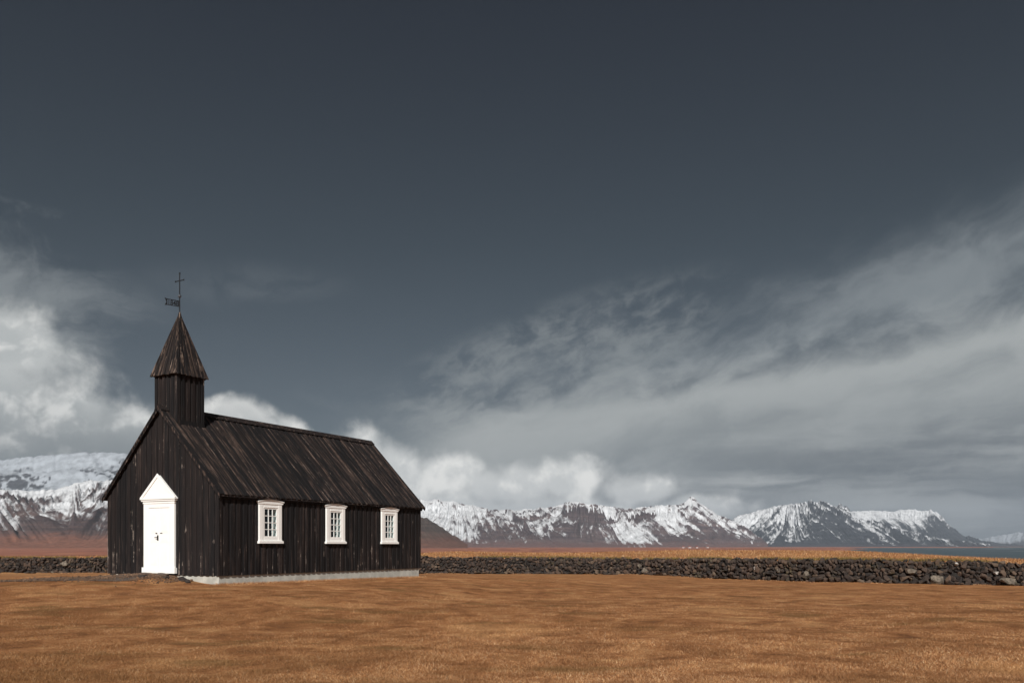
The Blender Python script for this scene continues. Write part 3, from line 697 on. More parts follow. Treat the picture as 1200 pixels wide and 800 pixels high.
# windows
def make_window():
    root = MB(); G = GLW / 2; W2 = .515; f0 = -.050
    root.box(-W2, -G, f0, .0, WZ0 + .06, WZ1 - .14); root.box(G, W2, f0, .0, WZ0 + .06, WZ1 - .14)
    root.box(-G, G, f0, .0, WZ0 + .06, GZ0); root.box(-G, G, f0, .0, GZ1, WZ1 - .14)
    o = root.obj('window', M_white, church, bevel=.006)
    def sub(name, mb, m=M_white, bev=.004): return mb.obj(name, m, o, bevel=bev)
    mb = MB()
    for a, b_ in ((-W2 + .02, -G - .055), (G + .055, W2 - .02)): mb.box(a, b_, f0 - .006, f0 + .001, WZ0 + .075, WZ1 - .16)
    mb.box(-G - .02, G + .02, f0 - .012, f0 + .001, GZ1 + .02, GZ1 + .045)
    sub('moulding', mb, bev=.003)
    ty = lambda q: .11 * (1 - (abs(q) / (W2 + .07)) ** 1.6)
    mb = MB(); N = 12; xs = [-(W2 + .075) + (2 * W2 + .15) * i / N for i in range(N + 1)]
    mb.prism([(xs[0] + .05, WZ1 - .141), (xs[-1] - .05, WZ1 - .141), (xs[-1] - .02, WZ1 - .09)] + [(x_, WZ1 - .08 + ty(x_) * .55) for x_ in reversed(xs)] + [(xs[0] + .02, WZ1 - .09)], 1, f0 - .018, 0)
    sub('pediment', mb)
    mb = MB(); mb.prism([(x_, WZ1 - .075 + ty(x_) * .55) for x_ in xs] + [(x_, WZ1 - .045 + ty(x_) * .62) for x_ in reversed(xs)], 1, f0 - .040, 0)
    sub('pediment_cap', mb, bev=.005)
    mb = MB(); mb.box(-W2 - .035, W2 + .035, f0 - .045, 0, WZ0 - .02, WZ0 + .059); mb.box(-W2 - .005, W2 + .005, f0 - .022, 0, WZ0 + .0595, WZ0 + .085)
    sub('sill', mb)
    mb = MB(); bw = .023; y0, y1 = -.045, -.012
    fx = .028
    mb.box(-G, -G + fx, y0, y1, GZ0, GZ1); mb.box(G - fx, G, y0, y1, GZ0, GZ1); mb.box(-G + fx, G - fx, y0, y1, GZ0, GZ0 + fx); mb.box(-G + fx, G - fx, y0, y1, GZ1 - fx, GZ1)
    iw = (2 * G - 2 * fx) / 3; ih = (GZ1 - GZ0 - 2 * fx) / 4
    for i in (1, 2): mb.box(-G + fx + i * iw - bw / 2, -G + fx + i * iw + bw / 2, y0 + .004, y1 - .002, GZ0 + fx, GZ1 - fx)
    for j in (1, 2, 3): mb.box(-G + fx, G - fx, y0 + .006, y1 - .004, GZ0 + fx + j * ih - bw / 2, GZ0 + fx + j * ih + bw / 2)
    sub('glazing_bar', mb, bev=0)
    for i in range(3):
        for j in range(4):
            xa = -G + fx + i * iw + bw / 2; za = GZ0 + fx + j * ih + bw / 2
            mb = MB().box(0, iw - bw, -.002, .002, 0, ih - bw)
            p = sub('pane', mb, M_glass, 0); p.location = (xa, -.025, za); p.rotation_euler = (rng.uniform(-.01, .01), 0, rng.uniform(-.012, .012))
    mb = MB(); D = .22
    mb.box(-G + .001, -G + .014, .0, D, GZ0 + .001, GZ1 - .001); mb.box(G - .014, G - .001, .0, D, GZ0 + .001, GZ1 - .001); mb.box(-G + .014, G - .014, .0, D, GZ0 + .001, GZ0 + .014); mb.box(-G + .014, G - .014, .0, D, GZ1 - .014, GZ1 - .001)
    sub('reveal', mb, M_plaster, 0)
    return o
w0 = make_window(); w0.location = (wins[0], -.024, 0)
for c_ in wins[1:]:
    o2 = w0.copy(); C.objects.link(o2); o2.location = (c_, -.024, 0)
    for ch in list(w0.children):
        c2 = ch.copy(); C.objects.link(c2); c2.parent = o2

# doorway on the gable: local frame with the outside along -y, centred
DC = 2.69
def dadd(name, mb, m, parent=None, bev=.006):
    o = mb.obj(name, m, parent, bevel=bev); return o
surround = MB(); hw = .745; lw = .515
surround.box(-hw, -lw, -.09, -.02, .215, 2.30); surround.box(lw, hw, -.09, -.02, .215, 2.30)
surround.box(-lw, lw, -.088, -.02, 2.16, 2.30)
ds = dadd('door_surround', surround, M_white, church); ds.location = (0, DC, 0); ds.rotation_euler = (0, 0, -math.pi / 2)
mb = MB(); mb.box(-hw - .05, -lw + .02, -.125, -.02, .03, .214); mb.box(lw - .02, hw + .05, -.125, -.02, .03, .214); dadd('plinth', mb, M_white, ds)
mb = MB(); mb.box(-lw + .021, lw - .021, -.115, -.02, .03, .135); dadd('threshold', mb, M_white, ds)
mb = MB(); mb.box(-hw - .02, hw + .02, -.105, -.02, 2.301, 2.375); mb.box(-hw - .07, hw + .07, -.135, -.02, 2.3755, 2.43); mb.box(-hw - .10, hw + .10, -.16, -.02, 2.4305, 2.485); dadd('cornice', mb, M_white, ds)
pk = 3.27
mb = MB(); mb.prism([(-hw - .07, 2.486), (hw + .07, 2.486), (0, pk - .05)], 1, -.125, -.02); dadd('pediment', mb, M_white, ds)
mb = MB()
for s in (-1, 1):
    mb.prism([(0, pk), (s * (hw + .115), 2.486), (s * (hw - .01), 2.486), (0, pk - .125)], 1, -.155 if s < 0 else -.1552, -.1251)
dadd('pediment_moulding', mb, M_white, ds, .004)
for s, nm in ((-1, 'door_leaf'), (1, 'door_leaf')):
    mb = MB(); xa, xb = sorted((s * .002, s * (lw - .001)))
    mb.box(xa, xb, -.070, -.02, .136, 2.159)
    lf = dadd(nm, mb, M_white, church, .003); lf.location = (0, DC, 0); lf.rotation_euler = (0, 0, -math.pi / 2)
    for za, zb_ in ((.30, .95), (1.05, 1.25), (1.35, 2.05)):
        mb = MB(); fr0 = (min(abs(xa), abs(xb)) + .07, max(abs(xa), abs(xb)) - .07)
        q0, q1 = sorted((s * fr0[0], s * fr0[1]))
        mb.box(q0, q1, -.074, -.0695, za, zb_); mb.box(q0 + .045, q1 - .045, -.077, -.0735, za + .045, zb_ - .045)
        dadd('panel', mb, M_white, lf, .003)
    if s < 0:
        mb = MB(); mb.box(-.075, -.03, -.098, -.0695, 1.10, 1.27); dadd('lock_plate', mb, M_iron, lf, .003)
        mb = MB(); mb.tube([(-.05, -.09, 1.20), (-.05, -.14, 1.20), (-.13, -.145, 1.19)], .013); dadd('handle', mb, M_iron, lf, 0)
        mb = MB(); mb.tube([(-.16, -.08, 1.33), (-.08, -.095, 1.335)], .012); dadd('hinge', mb, M_iron, lf, 0)
    else:
        mb = MB(); mb.tube([(.05, -.08, 1.335), (.17, -.095, 1.34)], .008); dadd('bolt', mb, M_iron, lf, 0)
        mb = MB(); mb.box(-.018, .018, -.078, -.0695, .14, 2.15); dadd('cover_strip', mb, M_white, lf, .003)

# belfry
TU, TS = .19, 1.055
ty0 = CW / 2 - TS / 2; tx1 = TU + TS; ty1 = CW / 2 + TS / 2
TZ0, TZ1 = 4.5, 6.62
tw = MB().box(TU + .02, tx1 - .02, ty0 + .02, ty1 - .02, TZ0, TZ1).obj('belfry', M_wall, church)
NB = 5
for face in range(4):
    for k in range(NB + 1):
        for over in (0, 1):
            if over == 0 and k == NB: continue
            wd = .15 if over == 0 else .125
            q = k * TS / NB + (TS / NB / 2 if over == 0 else 0)
            if over and k == 0: q += wd / 2 - .022
            if over and k == NB: q -= wd / 2 - .022
            o_ = 0.0 if over else .021
            loc, rot = [((TU + q, ty0 + o_, 0), (0, 0, 0)), ((TU + o_, ty0 + q, 0), (0, 0, -math.pi / 2)),
                        ((TU + q, ty1 - o_, 0), (0, 0, math.pi)), ((tx1 - o_, ty0 + q, 0), (0, 0, math.pi / 2))][face]
            plank(tw, loc, rot, wd, [(TZ0, TZ1, TZ1)], .022 if over else .0215, M_wall)
# skirt board where the belfry meets the roof
mb = MB(); mb.prism([(ty0 - .03, ztop(ty0 - .03) - .02), (ty0 + .03, ztop(ty0 + .03)), (ty0 - .024, ztop(ty0) + .10)], 0, TU + .05, tx1 + .02); mb.obj('flashing_board', M_roof, church)
SC = (TU + TS / 2, CW / 2); SH = TS / 2 + .105; SZ0, SZ1 = 6.515, 8.66
sp = MB()
sp.add([(SC[0] - SH, SC[1] - SH, SZ0), (SC[0] + SH, SC[1] - SH, SZ0), (SC[0] + SH, SC[1] + SH, SZ0), (SC[0] - SH, SC[1] + SH, SZ0), (SC[0], SC[1], SZ1)],
       [(0, 3, 2, 1), (0, 1, 4), (1, 2, 4), (2, 3, 4), (3, 0, 4)])
spire = sp.obj('spire', M_spire, church)
spl = math.hypot(SH, SZ1 - SZ0)
NS = 6
for face in range(4):
    Rz = Matrix.Rotation(face * math.pi / 2, 4, 'Z')
    slope_ang = math.atan2(SZ1 - SZ0, SH)
    Mf = Matrix.Translation((SC[0], SC[1], SZ0)) @ Rz @ Matrix.Translation((0, -SH, 0)) @ Matrix.Rotation(-(math.pi / 2 - slope_ang), 4, 'X')
    per = 2 * SH / NS
    for k in range(NS + 1):
        for over in (0, 1):
            if over == 0 and k == NS: continue
            x0 = -SH + k * per - (.06 if over else -.03); x1 = x0 + (.12 if over else per - .06)
            x0 = max(x0, -SH - .012); x1 = min(x1, SH + .012)
            d = -.006 if over else .012; th = .024; lo = -rng.uniform(.0, .035) if over else rng.uniform(0, .02)
            tp = .965 if over else .93
            zt = spl * tp
            sc_ = 1 - tp
            mb = MB()
            y_in, y_out = d, d - th
            mb.add([(x0, y_in, lo), (x1, y_in, lo), (x1, y_out, lo), (x0, y_out, lo), (x0 * sc_, y_in, zt), (x1 * sc_, y_in, zt), (x1 * sc_, y_out, zt), (x0 * sc_, y_out, zt)],
                   [(0, 1, 2, 3), (7, 6, 5, 4), (3, 2, 6, 7), (0, 4, 5, 1), (1, 5, 6, 2), (0, 3, 7, 4)])
            o = mb.obj('plank', M_spire, spire); o.matrix_local = Mf
mb = MB().tube([(SC[0], SC[1], SZ1 - .16), (SC[0], SC[1], SZ1 + .05)], [.085, .03], 8); mb.obj('spire_cap', M_spire, spire)
# weather vane
pole = MB().tube([(SC[0], SC[1], SZ1), (SC[0], SC[1], 9.95)], [.020, .014], 8).obj('weather_vane', M_iron, church)
mb = MB(); nb = 7; mb.tube([(SC[0], SC[1], 9.25 + .058 * math.sin(math.pi * (i / nb - .5))) for i in range(nb + 1)], [max(.01, .056 * math.cos(math.pi * (i / nb - .5))) for i in range(nb + 1)], 12)
mb.obj('ball', simple('dull_silver', (.12, .13, .15), .4, .1, 5, 0, .8), pole)
mb = MB(); mb.tube([(SC[0], SC[1] - .21, 9.76), (SC[0], SC[1] + .21, 9.76)], .016, 8)
for s in (-1, 1): mb.tube([(SC[0], SC[1] + s * .205, 9.735), (SC[0], SC[1] + s * .205, 9.785)], .018, 6)
mb.tube([(SC[0], SC[1], 9.3), (SC[0], SC[1], 10.0)], .018, 8); mb.tube([(SC[0], SC[1], 9.98), (SC[0], SC[1], 10.03)], .028, 8)
mb.obj('cross', M_iron, pole)
# openwork date flag with a swallow tail
fl = link('flag', None, pole); fl.location = (SC[0], SC[1], 8.885)
wd_ = Vector((-.33, -.28, 0)); ld = Vector((wd_.x * U[0] + wd_.y * U[1], wd_.x * V[0] + wd_.y * V[1]))
fl.rotation_euler = (0, 0, math.atan2(-ld.y, -ld.x))
mb = MB(); mb.box(-.40, -.01, -.006, .006, 0, .022); mb.box(-.40, -.01, -.006, .006, .185, .207); mb.box(-.035, -.013, -.0062, .0062, .0222, .1848)
mb.prism([(-.40, .0), (-.40, .207), (-.49, .225), (-.43, .103), (-.49, -.018)], 1, -.006, .006)
mb.obj('flag_frame', M_iron, fl) if False else None
fo = link('flag_frame', mb.mesh('flag_frame', M_iron), pole); fo.location = fl.location; fo.rotation_euler = fl.rotation_euler
bpy.data.objects.remove(fl)
cu = bpy.data.curves.new('date', 'FONT'); cu.body = '1848'; cu.size = .235; cu.extrude = .005; cu.offset = .006; cu.align_x = 'CENTER'; cu.space_character = 1.0
tmp = bpy.data.objects.new('tmp', cu); C.objects.link(tmp)
dg = bpy.context.evaluated_depsgraph_get(); dm = bpy.data.meshes.new_from_object(tmp.evaluated_get(dg)); bpy.data.objects.remove(tmp)
dm.materials.clear(); dm.materials.append(M_iron)
xsz = max(v.co.x for v in dm.vertices) - min(v.co.x for v in dm.vertices)
dm.transform(Matrix.Translation((-.215, 0, .02)) @ Matrix.Rotation(math.pi / 2, 4, 'X') @ Matrix.Scale(.33 / xsz, 4, (1, 0, 0)))
do = link('date_figures', dm, pole); do.location = fo.location; do.rotation_euler = fo.rotation_euler

def local2world(lx, ly): return (CX + lx * U[0] + ly * V[0], CY + lx * U[1] + ly * V[1])
# ------------------------------------------------------------------ stones
def rock_mesh(seed, m, npt=15):
    r = random.Random(seed); bm = bmesh.new()
    for i in range(npt):
        th = r.uniform(0, 2 * math.pi); ph = math.acos(r.uniform(-1, 1)); q = r.uniform(.43, .56)
        v = Vector((math.sin(ph) * math.cos(th), math.sin(ph) * math.sin(th), math.cos(ph)))
        mx_ = max(abs(v.x), abs(v.y), abs(v.z)); v = v.lerp(v / mx_, .45)
        bm.verts.new(v * q * .9)
    res = bmesh.ops.convex_hull(bm, input=bm.verts)
    junk = [e for e in res['geom_interior'] if isinstance(e, bmesh.types.BMVert)]
    for e in junk: bm.verts.remove(e)
    me = bpy.data.meshes.new('stone'); bm.to_mesh(me); bm.free(); me.materials.append(m); return me
ROCKS = [rock_mesh(100 + i, M_stone) for i in range(26)]
RV = [(np.array([v.co[:] for v in me.vertices]), [tuple(p.vertices) for p in me.polygons]) for me in ROCKS]

# ------------------------------------------------------------------ dry stone wall
wallx = np.linspace(-62, 46, 1400); wally_ = wally(wallx)
kk = np.ones(41) / 41; pad = np.pad(wally_, 20, mode='edge'); wally_ = np.convolve(pad, kk, 'valid')
seg = np.hypot(np.diff(wallx), np.diff(wally_)); sacc = np.concatenate([[0], np.cumsum(seg)])
def wpt(s):
    X = np.interp(s, sacc, wallx); Y = np.interp(s, sacc, wally_)
    X2 = np.interp(s + .3, sacc, wallx); Y2 = np.interp(s + .3, sacc, wally_)
    d = np.array([X2 - X, Y2 - Y]); d /= np.linalg.norm(d) + 1e-9; return X, Y, d
def gz(X, Y): return float(ground(np.array([X]), np.array([Y]))[0])
def wtop(X, s): 
    return np.interp(X, [-60, -32, -7, 10, 20, 25, 27.5, 30, 46], [.62, .62, .66, .60, .76, .74, .60, .54, .45]) + .05 * float(fbm(np.array([s / 3.]), np.array([0.]), 3, 77)[0])
wall = link('stone_wall', None); X_, Y_, _ = wpt(sacc[-1] * .55); wall.location = (X_, Y_, gz(X_, Y_))
tag(wall, 'long low dry stone wall of dark lava rocks crossing behind the church', 'wall')
wr = random.Random(5); stones = []
Ltot = sacc[-1]
row = 0
zrow = 0.0
nrow = 6
for row in range(nrow):
    s = wr.uniform(0, .3)
    while s < Ltot:
        X, Y, d = wpt(s); gzv = gz(X, Y); tp = float(wtop(X, s)); hh = (tp - gzv)
        big = 1.25 if row < 2 else (1.0 if row < 4 else .85)
        wdt = wr.choice([.18, .22, .26, .32, .40]) * big * wr.uniform(.85, 1.15)
        rh = hh / nrow
        z = gzv + rh * (row + .5) + wr.uniform(-.07, .07)
        ht = rh * wr.uniform(1.1, 1.75) * (1 + (wr.random() < .15) * .5)
        nx_, ny_ = -d[1], d[0]
        if ny_ > 0: nx_, ny_ = -nx_, -ny_            # towards the camera
        lean = .34 - .14 * (row / nrow) + wr.uniform(-.10, .08)
        sx_ = s + wdt / 2
        X, Y, d = wpt(sx_)
        p = (X + nx_ * lean, Y + ny_ * lean, z)
        stones.append([p, (wdt * 1.12, wr.uniform(.34, .5), ht), (wr.uniform(-.35, .35), wr.uniform(-.7, .7), math.atan2(d[1], d[0]) + wr.uniform(-.3, .3)), wr.randrange(26)])
        s += wdt * .93
# capping stones along the top
s = 0
while s < Ltot:
    X, Y, d = wpt(s); tp = float(wtop(X, s)); wdt = wr.uniform(.22, .5)
    off = wr.uniform(-.15, .2)
    stones.append([(X, Y - off, tp - .02 + wr.uniform(-.05, .06)), (wdt * 1.2, wr.uniform(.4, .6), wr.uniform(.18, .34)), (wr.uniform(-.3, .3), wr.uniform(-.3, .3), wr.uniform(0, 3)), wr.randrange(26)])
    s += wdt * .8
def pxy(p): return 600 + F * p[0] / p[1], HY - F * (p[2] - CAMZ) / p[1]
def inview(p): return -8 < pxy(p)[0] < 1208 and not (130 < pxy(p)[0] < 488)
def size(st): return st[1][0] * st[1][2] / st[0][1] ** 2 if inview(st[0]) else 0
specials = [((883, 664.5), .0, M_bright, 'small whitish stone', .30, .26), ((942, 672), 0, M_pale, 'large pale lichened stone', .62, .50), ((755, 668), 0, M_pale, 'pale lichened stone', .55, .55),
            ((748, 663), 0, M_pale, 'pale lichened stone', .4, .35), ((78.5, 659.5), 0, M_pale, 'round pale lichened stone', .62, .45), ((1176, 680.5), 0, M_pale, 'long pale slab at the foot of the wall', 1.0, .38),
            ((1092, 679), 0, M_pale, 'broad grey brown stone low in the wall', .8, .5), ((1161, 670.5), 0, M_bright, 'small whitish stone', .2, .2), ((1115, 660.5), 0, M_bright, 'small whitish stone', .22, .2), ((66, 670), 0, M_pale, 'pale stone at the foot of the wall', .3, .2),
            ((1063, 669), 0, M_pale, 'greyish stone', .5, .35), ((910, 668), 0, M_pale, 'greyish stone', .4, .3), ((425, 667), 0, M_pale, '', .3, .3)]
for (px, py), _, m_, lb, sx, sz in specials:
    a = (px - 600) / F
    Yw = np.interp(a, wallx / wally_, wally_); Xw = a * Yw
    sz_ = CAMZ + (HY - py) * Yw / F
    o = link('stone', None); me = rock_mesh(int(px), m_, 18); o.data = me if False else None
    bpy.data.objects.remove(o)
    o = link('stone', me, wall); o.location = Vector((Xw, Yw - .50, sz_)) - wall.location; o.scale = (sx * 1.15, .45, sz * 1.15); o.rotation_euler = (0, wr.uniform(-.15, .15), wr.uniform(-.2, .2))
    if lb: o['label'] = lb
order = sorted(range(len(stones)), key=lambda i: -size(stones[i]))
nind = 300 - len(specials)
for i in order[:nind]:
    p, sc, ro, k = stones[i]
    o = link('stone', ROCKS[k], wall); o.location = Vector(p) - wall.location; o.scale = sc; o.rotation_euler = ro
vs, fs, off = [], [], 0
from mathutils import Euler
for i in order[nind:]:
    p, sc, ro, k = stones[i]; vv, ff = RV[k]
    Mx = np.array(Euler(ro).to_matrix()); q = (vv * np.array(sc)) @ Mx.T + np.array(p) - np.array(wall.location)
    vs.append(q); fs += [tuple(j + off for j in f) for f in ff]; off += len(vv)
me = bpy.data.meshes.new('stones'); me.from_pydata(np.concatenate(vs).tolist(), [], fs); me.materials.append(M_stone)
tag(link('stones', me, wall), kind='stuff')
core = MB(); N = 140; prev = None
vs = []; 
for i in range(N + 1):
    X, Y, d = wpt(Ltot * i / N); g_ = gz(X, Y); tp = float(wtop(X, Ltot * i / N))
    vs += [(X, Y - .30, g_ - .3), (X, Y + .38, g_ - .3), (X, Y + .26, tp - .08), (X, Y - .20, tp - .08)]
wl = wall.location
core.v = [(a - wl.x, b_ - wl.y, c_ - wl.z) for a, b_, c_ in vs]
for i in range(N):
    for k in range(4): core.f.append((i * 4 + k, i * 4 + (k + 1) % 4, i * 4 + 4 + (k + 1) % 4, i * 4 + 4 + k))
core.obj('core', simple('dark_rubble', (.022, .018, .016), .95, .5, 6, .05), wall)

# ------------------------------------------------------------------ path and door mound
M_path, t, b, out = mat('dark_gravel_path')
g = t.node('ShaderNodeNewGeometry'); P = g.outputs['Position']
n1 = t.noise(P, 6, 6, .7); n2 = t.noise(P, 30, 4, .7)
c = t.mix(t.ss(n1, .35, .65), (.060, .042, .034), (.13, .090, .066)); c = t.mix(t.ss(n2, .60, .72), c, (.22, .18, .15))
c = t.mix(t.m('MULTIPLY', t.ss(t.noise(P, 1.2, 5, .6), .52, .62), .8), c, (.24, .115, .05))
t.put(b.inputs['Base Color'], c); b.inputs['Roughness'].default_value = .95; bump(t, b, n2, .05)
pp = [local2world(-.15, 3.6), local2world(-1.2, 3.2), (-14.9, 26.9), (-17.5, 26.6), (-21, 26.9), (-26, 27.4), (-34, 27.8)]
half = [.9, 1.15, .85, .75, .72, .7, .7]
pts = []
for i in range(len(pp) - 1):
    for k in range(20):
        f_ = k / 20; pts.append(((1 - f_) * pp[i][0] + f_ * pp[i + 1][0], (1 - f_) * pp[i][1] + f_ * pp[i + 1][1], (1 - f_) * half[i] + f_ * half[i + 1]))
PX = np.zeros((len(pts), 9)); PY = np.zeros((len(pts), 9))
for i, (x_, y_, h_) in enumerate(pts):
    j = min(i + 3, len(pts) - 1); k0 = max(i - 3, 0); d = np.array([pts[j][0] - pts[k0][0], pts[j][1] - pts[k0][1]]); d /= np.linalg.norm(d); nn = np.array([-d[1], d[0]])
    e0 = h_ * (1 + .35 * float(fbm(np.array([i * .17]), np.array([1.]), 3, 1)[0])); e1 = h_ * (1 + .35 * float(fbm(np.array([i * .17]), np.array([9.]), 3, 2)[0]))
    for q in range(9):
        s_ = -e0 + (e0 + e1) * q / 8; PX[i, q] = x_ + nn[0] * s_; PY[i, q] = y_ + nn[1] * s_
tag(link('path', gridmesh('path', PX, PY, ground(PX, PY) + .012, M_path, flip=False)), kind='structure')
# trodden strip along the side wall foundation
PX = np.zeros((120, 5)); PY = np.zeros((120, 5))
for i in range(120):
    lx = -1.3 + 12.2 * i / 119; e = .28 + .22 * float(fbm(np.array([i * .13]), np.array([4.]), 3, 6)[0]) + (.5 if lx < .4 else 0) * (1 - (lx + 1.3) / 1.7)
    for q in range(5):
        PX[i, q], PY[i, q] = local2world(lx, .02 - e * q / 4 - (.0 if lx > -.2 else -.6))
# loose stones by the door
ds_ = link('doorstep', None); X, Y = local2world(-.32, DC); ds_.location = (X, Y, gz(X, Y))
tag(ds_, 'low dark earth-stained stone step below the white door', 'step')
ds_.rotation_euler = (0, 0, math.pi / 2 - TH)
for k, (xo, yo, sx, sy, sz) in enumerate([(.02, 0.35, .26, .75, .07), (.02, -.38, .26, .72, .065)]):
    o = link('slab', rock_mesh(700 + k, M_path, 26), ds_); o.location = (xo, yo, .02); o.scale = (sx * 1.2, sy * 1.15, sz * 1.6)
lab = ['largest lava stone lying against the gable right of the church door', 'small stone half sunk in the bank just right of the door', 'loose stone on the bank nearest the church corner',
       'medium stone lying straight in front of the right half of the white door', 'smallest stone, on the gravel left of the church door', 'small stone farthest out from the gable, in front of the left half of the door']
for k, (lx, ly, sc) in enumerate([(-.35, 1.25, .30), (-.6, 1.7, .22), (-.42, .95, .24), (-1.0, 2.3, .26), (-.7, 4.2, .18), (-1.2, 3.1, .20)]):
    X, Y = local2world(lx, ly); o = link('stone', ROCKS[k + 3]); o.location = (X, Y, gz(X, Y) + sc * .12); o.scale = (sc * 1.3, sc, sc * .7); o.rotation_euler = (0, 0, k * 1.3)
    tag(o, lab[k], 'stone', 'loose stones before the church door')

# gravel and clods scattered over the path and the worn bank in front of the gable
gr = random.Random(21); vs, fs, off = [], [], 0
for k in range(4600):
    if gr.random() < .62:
        x_, y_, h_ = pts[min(int(gr.random() ** 1.5 * len(pts)), len(pts) - 1)]; x_ += gr.gauss(0, h_ * .55); y_ += gr.gauss(0, h_ * .55)
    else:
        x_, y_ = local2world(-abs(gr.gauss(0, .7)) - .05, gr.uniform(1.1, 4.6))
    sc = gr.uniform(.018, .055) * (1.9 if gr.random() < .05 else 1); vv, ff = RV[gr.randrange(26)]; an = gr.uniform(0, 6.28); ca, sa = math.cos(an), math.sin(an)
    q = vv * np.array([sc * 1.3, sc, sc * .75]); q = np.stack([q[:, 0] * ca - q[:, 1] * sa, q[:, 0] * sa + q[:, 1] * ca, q[:, 2]], -1) + np.array([x_, y_, gz(x_, y_) + .015 + sc * .15])
    vs.append(q); fs += [tuple(j + off for j in f) for f in ff]; off += len(vv)
me = bpy.data.meshes.new('gravel'); me.from_pydata(np.concatenate(vs).tolist(), [], fs); me.materials.append(stone_tint('path_gravel', (.060, .038, .027), (.22, .125, .072)))
tag(link('gravel', me), 'dark loose gravel and clods on the path before the church door', 'gravel', kind='stuff')

# far farmhouses on the plain
M_wwall = simple('white_rendered_wall', (.42, .41, .40), .7, .05, 1); M_redroof = simple('farm_roof', (.20, .06, .045), .6, .1, 1)
fh = [(801, 2700, 6, 'leftmost tiny white farm building on the plain below the mountains'), (808, 2750, 9, 'widest tiny white farm building on the plain, second from the left'), (816.5, 2700, 6, 'tiny white farm building third from the left on the plain'),
      (829, 2900, 6, 'tiny white farm building standing apart, rightmost of the farm cluster'), (1122, 4000, 22, 'isolated white building on the far shore of the sea at right')]
for px, Y, wd, lb in fh:
    X = (px - 600) / F * Y; r = link('farm_building', None); r.location = (X, Y, gz(X, Y) - .3); r.rotation_euler = (0, 0, wr.uniform(-.4, .4)); tag(r, lb, 'farm building', 'white farm buildings far out on the plain')
    MB().prism([(-4, 0), (4, 0), (4, 4), (0, 6.3), (-4, 4)], 0, -wd / 2, wd / 2).obj('wall', M_wwall, r)
    MB().prism([(-4.5, 3.7), (0, 6.3), (4.5, 3.7), (4.5, 4.05), (0, 6.75), (-4.5, 4.05)], 0, -wd / 2 - .3, wd / 2 + .3).obj('roof', M_redroof, r)

# ------------------------------------------------------------------ grass
M_grass, t, b, out = mat('dry_grass_blades')
g = t.node('ShaderNodeNewGeometry'); P = g.outputs['Position']
rp = g.outputs['Random Per Island']
px_, py_, pz_ = t.sep(P); flat = t.xyz(px_, py_, 0)
a1 = t.noise(t.vm('MULTIPLY', flat, (.30, .34, 0)), 1, 6, .62, .6)
a2 = t.noise(t.vm('MULTIPLY', flat, (1.2, 1.1, 0)), 1, 7, .68, .5)
cc = t.ramp(rp, [(0, (.08, .035, .018)), (.25, (.22, .090, .038)), (.55, (.42, .195, .080)), (.82, (.60, .34, .16)), (1, (.72, .52, .32))])
cc = t.mix(t.m('MULTIPLY', t.ss(a2, .56, .42), .60), cc, (.20, .085, .035))
cc = t.mix(t.m('MULTIPLY', t.ss(a1, .46, .66), .50), cc, (.17, .078, .030))
cc = t.mix(t.m('MULTIPLY', t.ss(a1, .46, .34), .30), cc, (.62, .35, .15))
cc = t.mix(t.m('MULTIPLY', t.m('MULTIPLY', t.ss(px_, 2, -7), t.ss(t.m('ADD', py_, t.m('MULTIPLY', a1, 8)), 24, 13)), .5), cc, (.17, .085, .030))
cc = t.mix(t.m('MULTIPLY', t.ss(t.noise(t.vm('MULTIPLY', flat, (.35, .7, 0)), 1, 5, .6), .56, .66), .55), cc, (.17, .098, .038))
t.put(b.inputs['Base Color'], cc); b.inputs['Roughness'].default_value = .8; b.inputs['Specular IOR Level'].default_value = .15
def grass(name, X, Y, hmin, hmax, wdt, lean, rs, m, z=None):
    n = len(X); Z = ground(X, Y) - .004 if z is None else z
    h = rs.uniform(hmin, hmax, n); th = rs.uniform(0, 2 * np.pi, n); la = rs.uniform(0, 2 * np.pi, n); ll = h * rs.uniform(.3, lean, n)
    dx = np.cos(th) * wdt / 2; dy = np.sin(th) * wdt / 2
    v = np.empty((n, 3, 3), np.float32)
    v[:, 0] = np.stack([X - dx, Y - dy, Z], -1); v[:, 1] = np.stack([X + dx, Y + dy, Z], -1); v[:, 2] = np.stack([X + np.cos(la) * ll, Y + np.sin(la) * ll, Z + h], -1)
    me = bpy.data.meshes.new(name); me.vertices.add(n * 3); me.vertices.foreach_set('co', v.ravel()); me.loops.add(n * 3); me.loops.foreach_set('vertex_index', np.arange(n * 3, dtype=np.int32))
    me.polygons.add(n); me.polygons.foreach_set('loop_start', np.arange(0, n * 3, 3, dtype=np.int32)); me.update(calc_edges=True); me.materials.append(m)
    return me
rs = np.random.RandomState(4)
def scatter(n, y0, y1, amax=.68, pwr=1.0):
    inv = rs.uniform(1 / y1 ** pwr, 1 / y0 ** pwr, n); Y = inv ** (-1 / pwr); X = rs.uniform(-amax, amax, n) * Y; return X, Y
def inchurch(X, Y, m=.05):
    dx = X - CX; dy = Y - CY; lx = dx * U[0] + dy * U[1]; ly = dx * V[0] + dy * V[1]
    return (lx > -m) & (lx < CL + m) & (ly > -m) & (ly < CW + m)
def onpath(X, Y):
    r = np.zeros(len(X), bool)
    for x_, y_, h_ in pts[::4]: r |= (X - x_) ** 2 + (Y - y_) ** 2 < (h_ * .8) ** 2
    return r
X, Y = scatter(760000, 8.5, 46, .68, 1.5)
clump = fbm(X / .55, Y / .45, 4, 12) + .5 * fbm(X / 3, Y / 2, 3, 15); keep = (clump > -.55 + rs.uniform(-.3, .3, len(X))) & ~inchurch(X, Y) & ~(onpath(X, Y) & (rs.uniform(0, 1, len(X)) > .07))
X, Y, clump = X[keep], Y[keep], clump[keep]
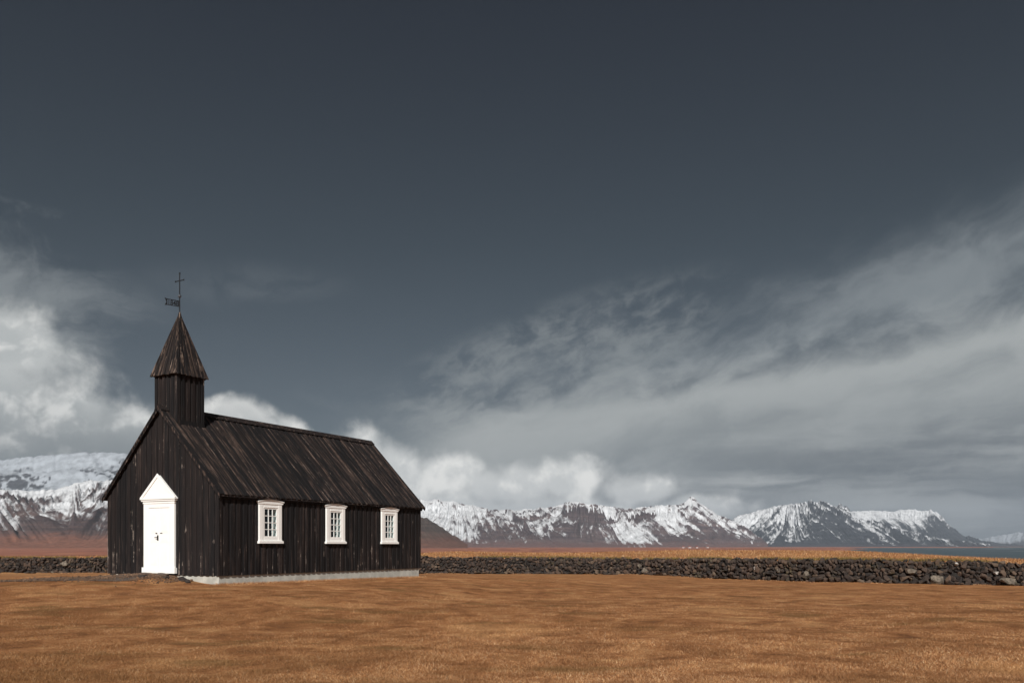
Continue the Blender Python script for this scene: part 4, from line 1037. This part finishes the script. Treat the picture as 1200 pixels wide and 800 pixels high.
tag(link('grass', grass('grass', X, Y, np.clip(.014 + .010 * clump, .010, 1), np.clip(.036 + .045 * clump, .020, .058), .0060, 1.6, rs, M_grass)), 'short dry orange brown grass covering the lawn in front of the church', 'grass', kind='stuff')
# taller tufts on top of and along the stone wall, and against the foundation
xs, ys, zs = [], [], []
for k in range(34000):
    s = rs.uniform(0, Ltot); X_, Y_, d = wpt(s)
    if fbm(np.array([s / 1.6]), np.array([0.5]), 3, 31)[0] < -.10: continue
    xs.append(X_); ys.append(Y_ + rs.uniform(-.1, .35)); zs.append(float(wtop(X_, s)) + .02)
M_tuft = stone_tint('wall_top_grass', (.12, .085, .025), (.30, .19, .06))
tag(link('grass', grass('grass', np.array(xs), np.array(ys), .05, .24, .035, 1.1, rs, M_tuft, z=np.array(zs))), 'yellow green grass fringe growing along the top of the stone wall', 'grass', kind='stuff')
X, Y = scatter(90000, 66, 135, .66, 1.0); ok = Y > wally(X) + 1; X, Y = X[ok], Y[ok]
tag(link('grass', grass('grass', X, Y, .08, .30, .05, 1.0, rs, M_grass)), 'long golden grass on the low ridge beyond the stone wall', 'grass', kind='stuff')
sq = rs.uniform(0, Ltot, 26000); WXs = np.interp(sq, sacc, wallx); WYs = np.interp(sq, sacc, wally_) - .52 - np.abs(rs.normal(0, .22, 26000))
ok = fbm(sq / 1.4, sq * 0, 3, 88) > -.12
tag(link('grass', grass('grass', WXs[ok], WYs[ok], .02, .09, .02, 1.1, rs, M_grass)), 'straw coloured tufts growing along the foot of the stone wall', 'grass', kind='stuff')
xs = rs.uniform(-.3, CL + .3, 6000); e = np.abs(rs.normal(0, .14, 6000)) + .03
X = CX + xs * U[0] - e * V[0]; Y = CY + xs * U[1] - e * V[1]
tag(link('grass', grass('grass', X, Y, .02, .10, .012, 1.2, rs, M_grass)), 'ragged grass edge against the pale church foundation', 'grass', kind='stuff')

# ------------------------------------------------------------------ air
hz = MB().box(-17500, 17500, -3000, 19100, -16, 880)
mh = bpy.data.materials.new('haze'); mh.use_nodes = True; th_ = NT(mh.node_tree); th_.n.clear()
pv = th_.node('ShaderNodeVolumePrincipled'); pv.inputs['Color'].default_value = (.74, .85, 1, 1); pv.inputs['Density'].default_value = 3.4e-5; pv.inputs['Anisotropy'].default_value = 0
oo = th_.node('ShaderNodeOutputMaterial'); th_.l.new(pv.outputs[0], oo.inputs['Volume'])
tag(hz.obj('haze', mh), kind='stuff')
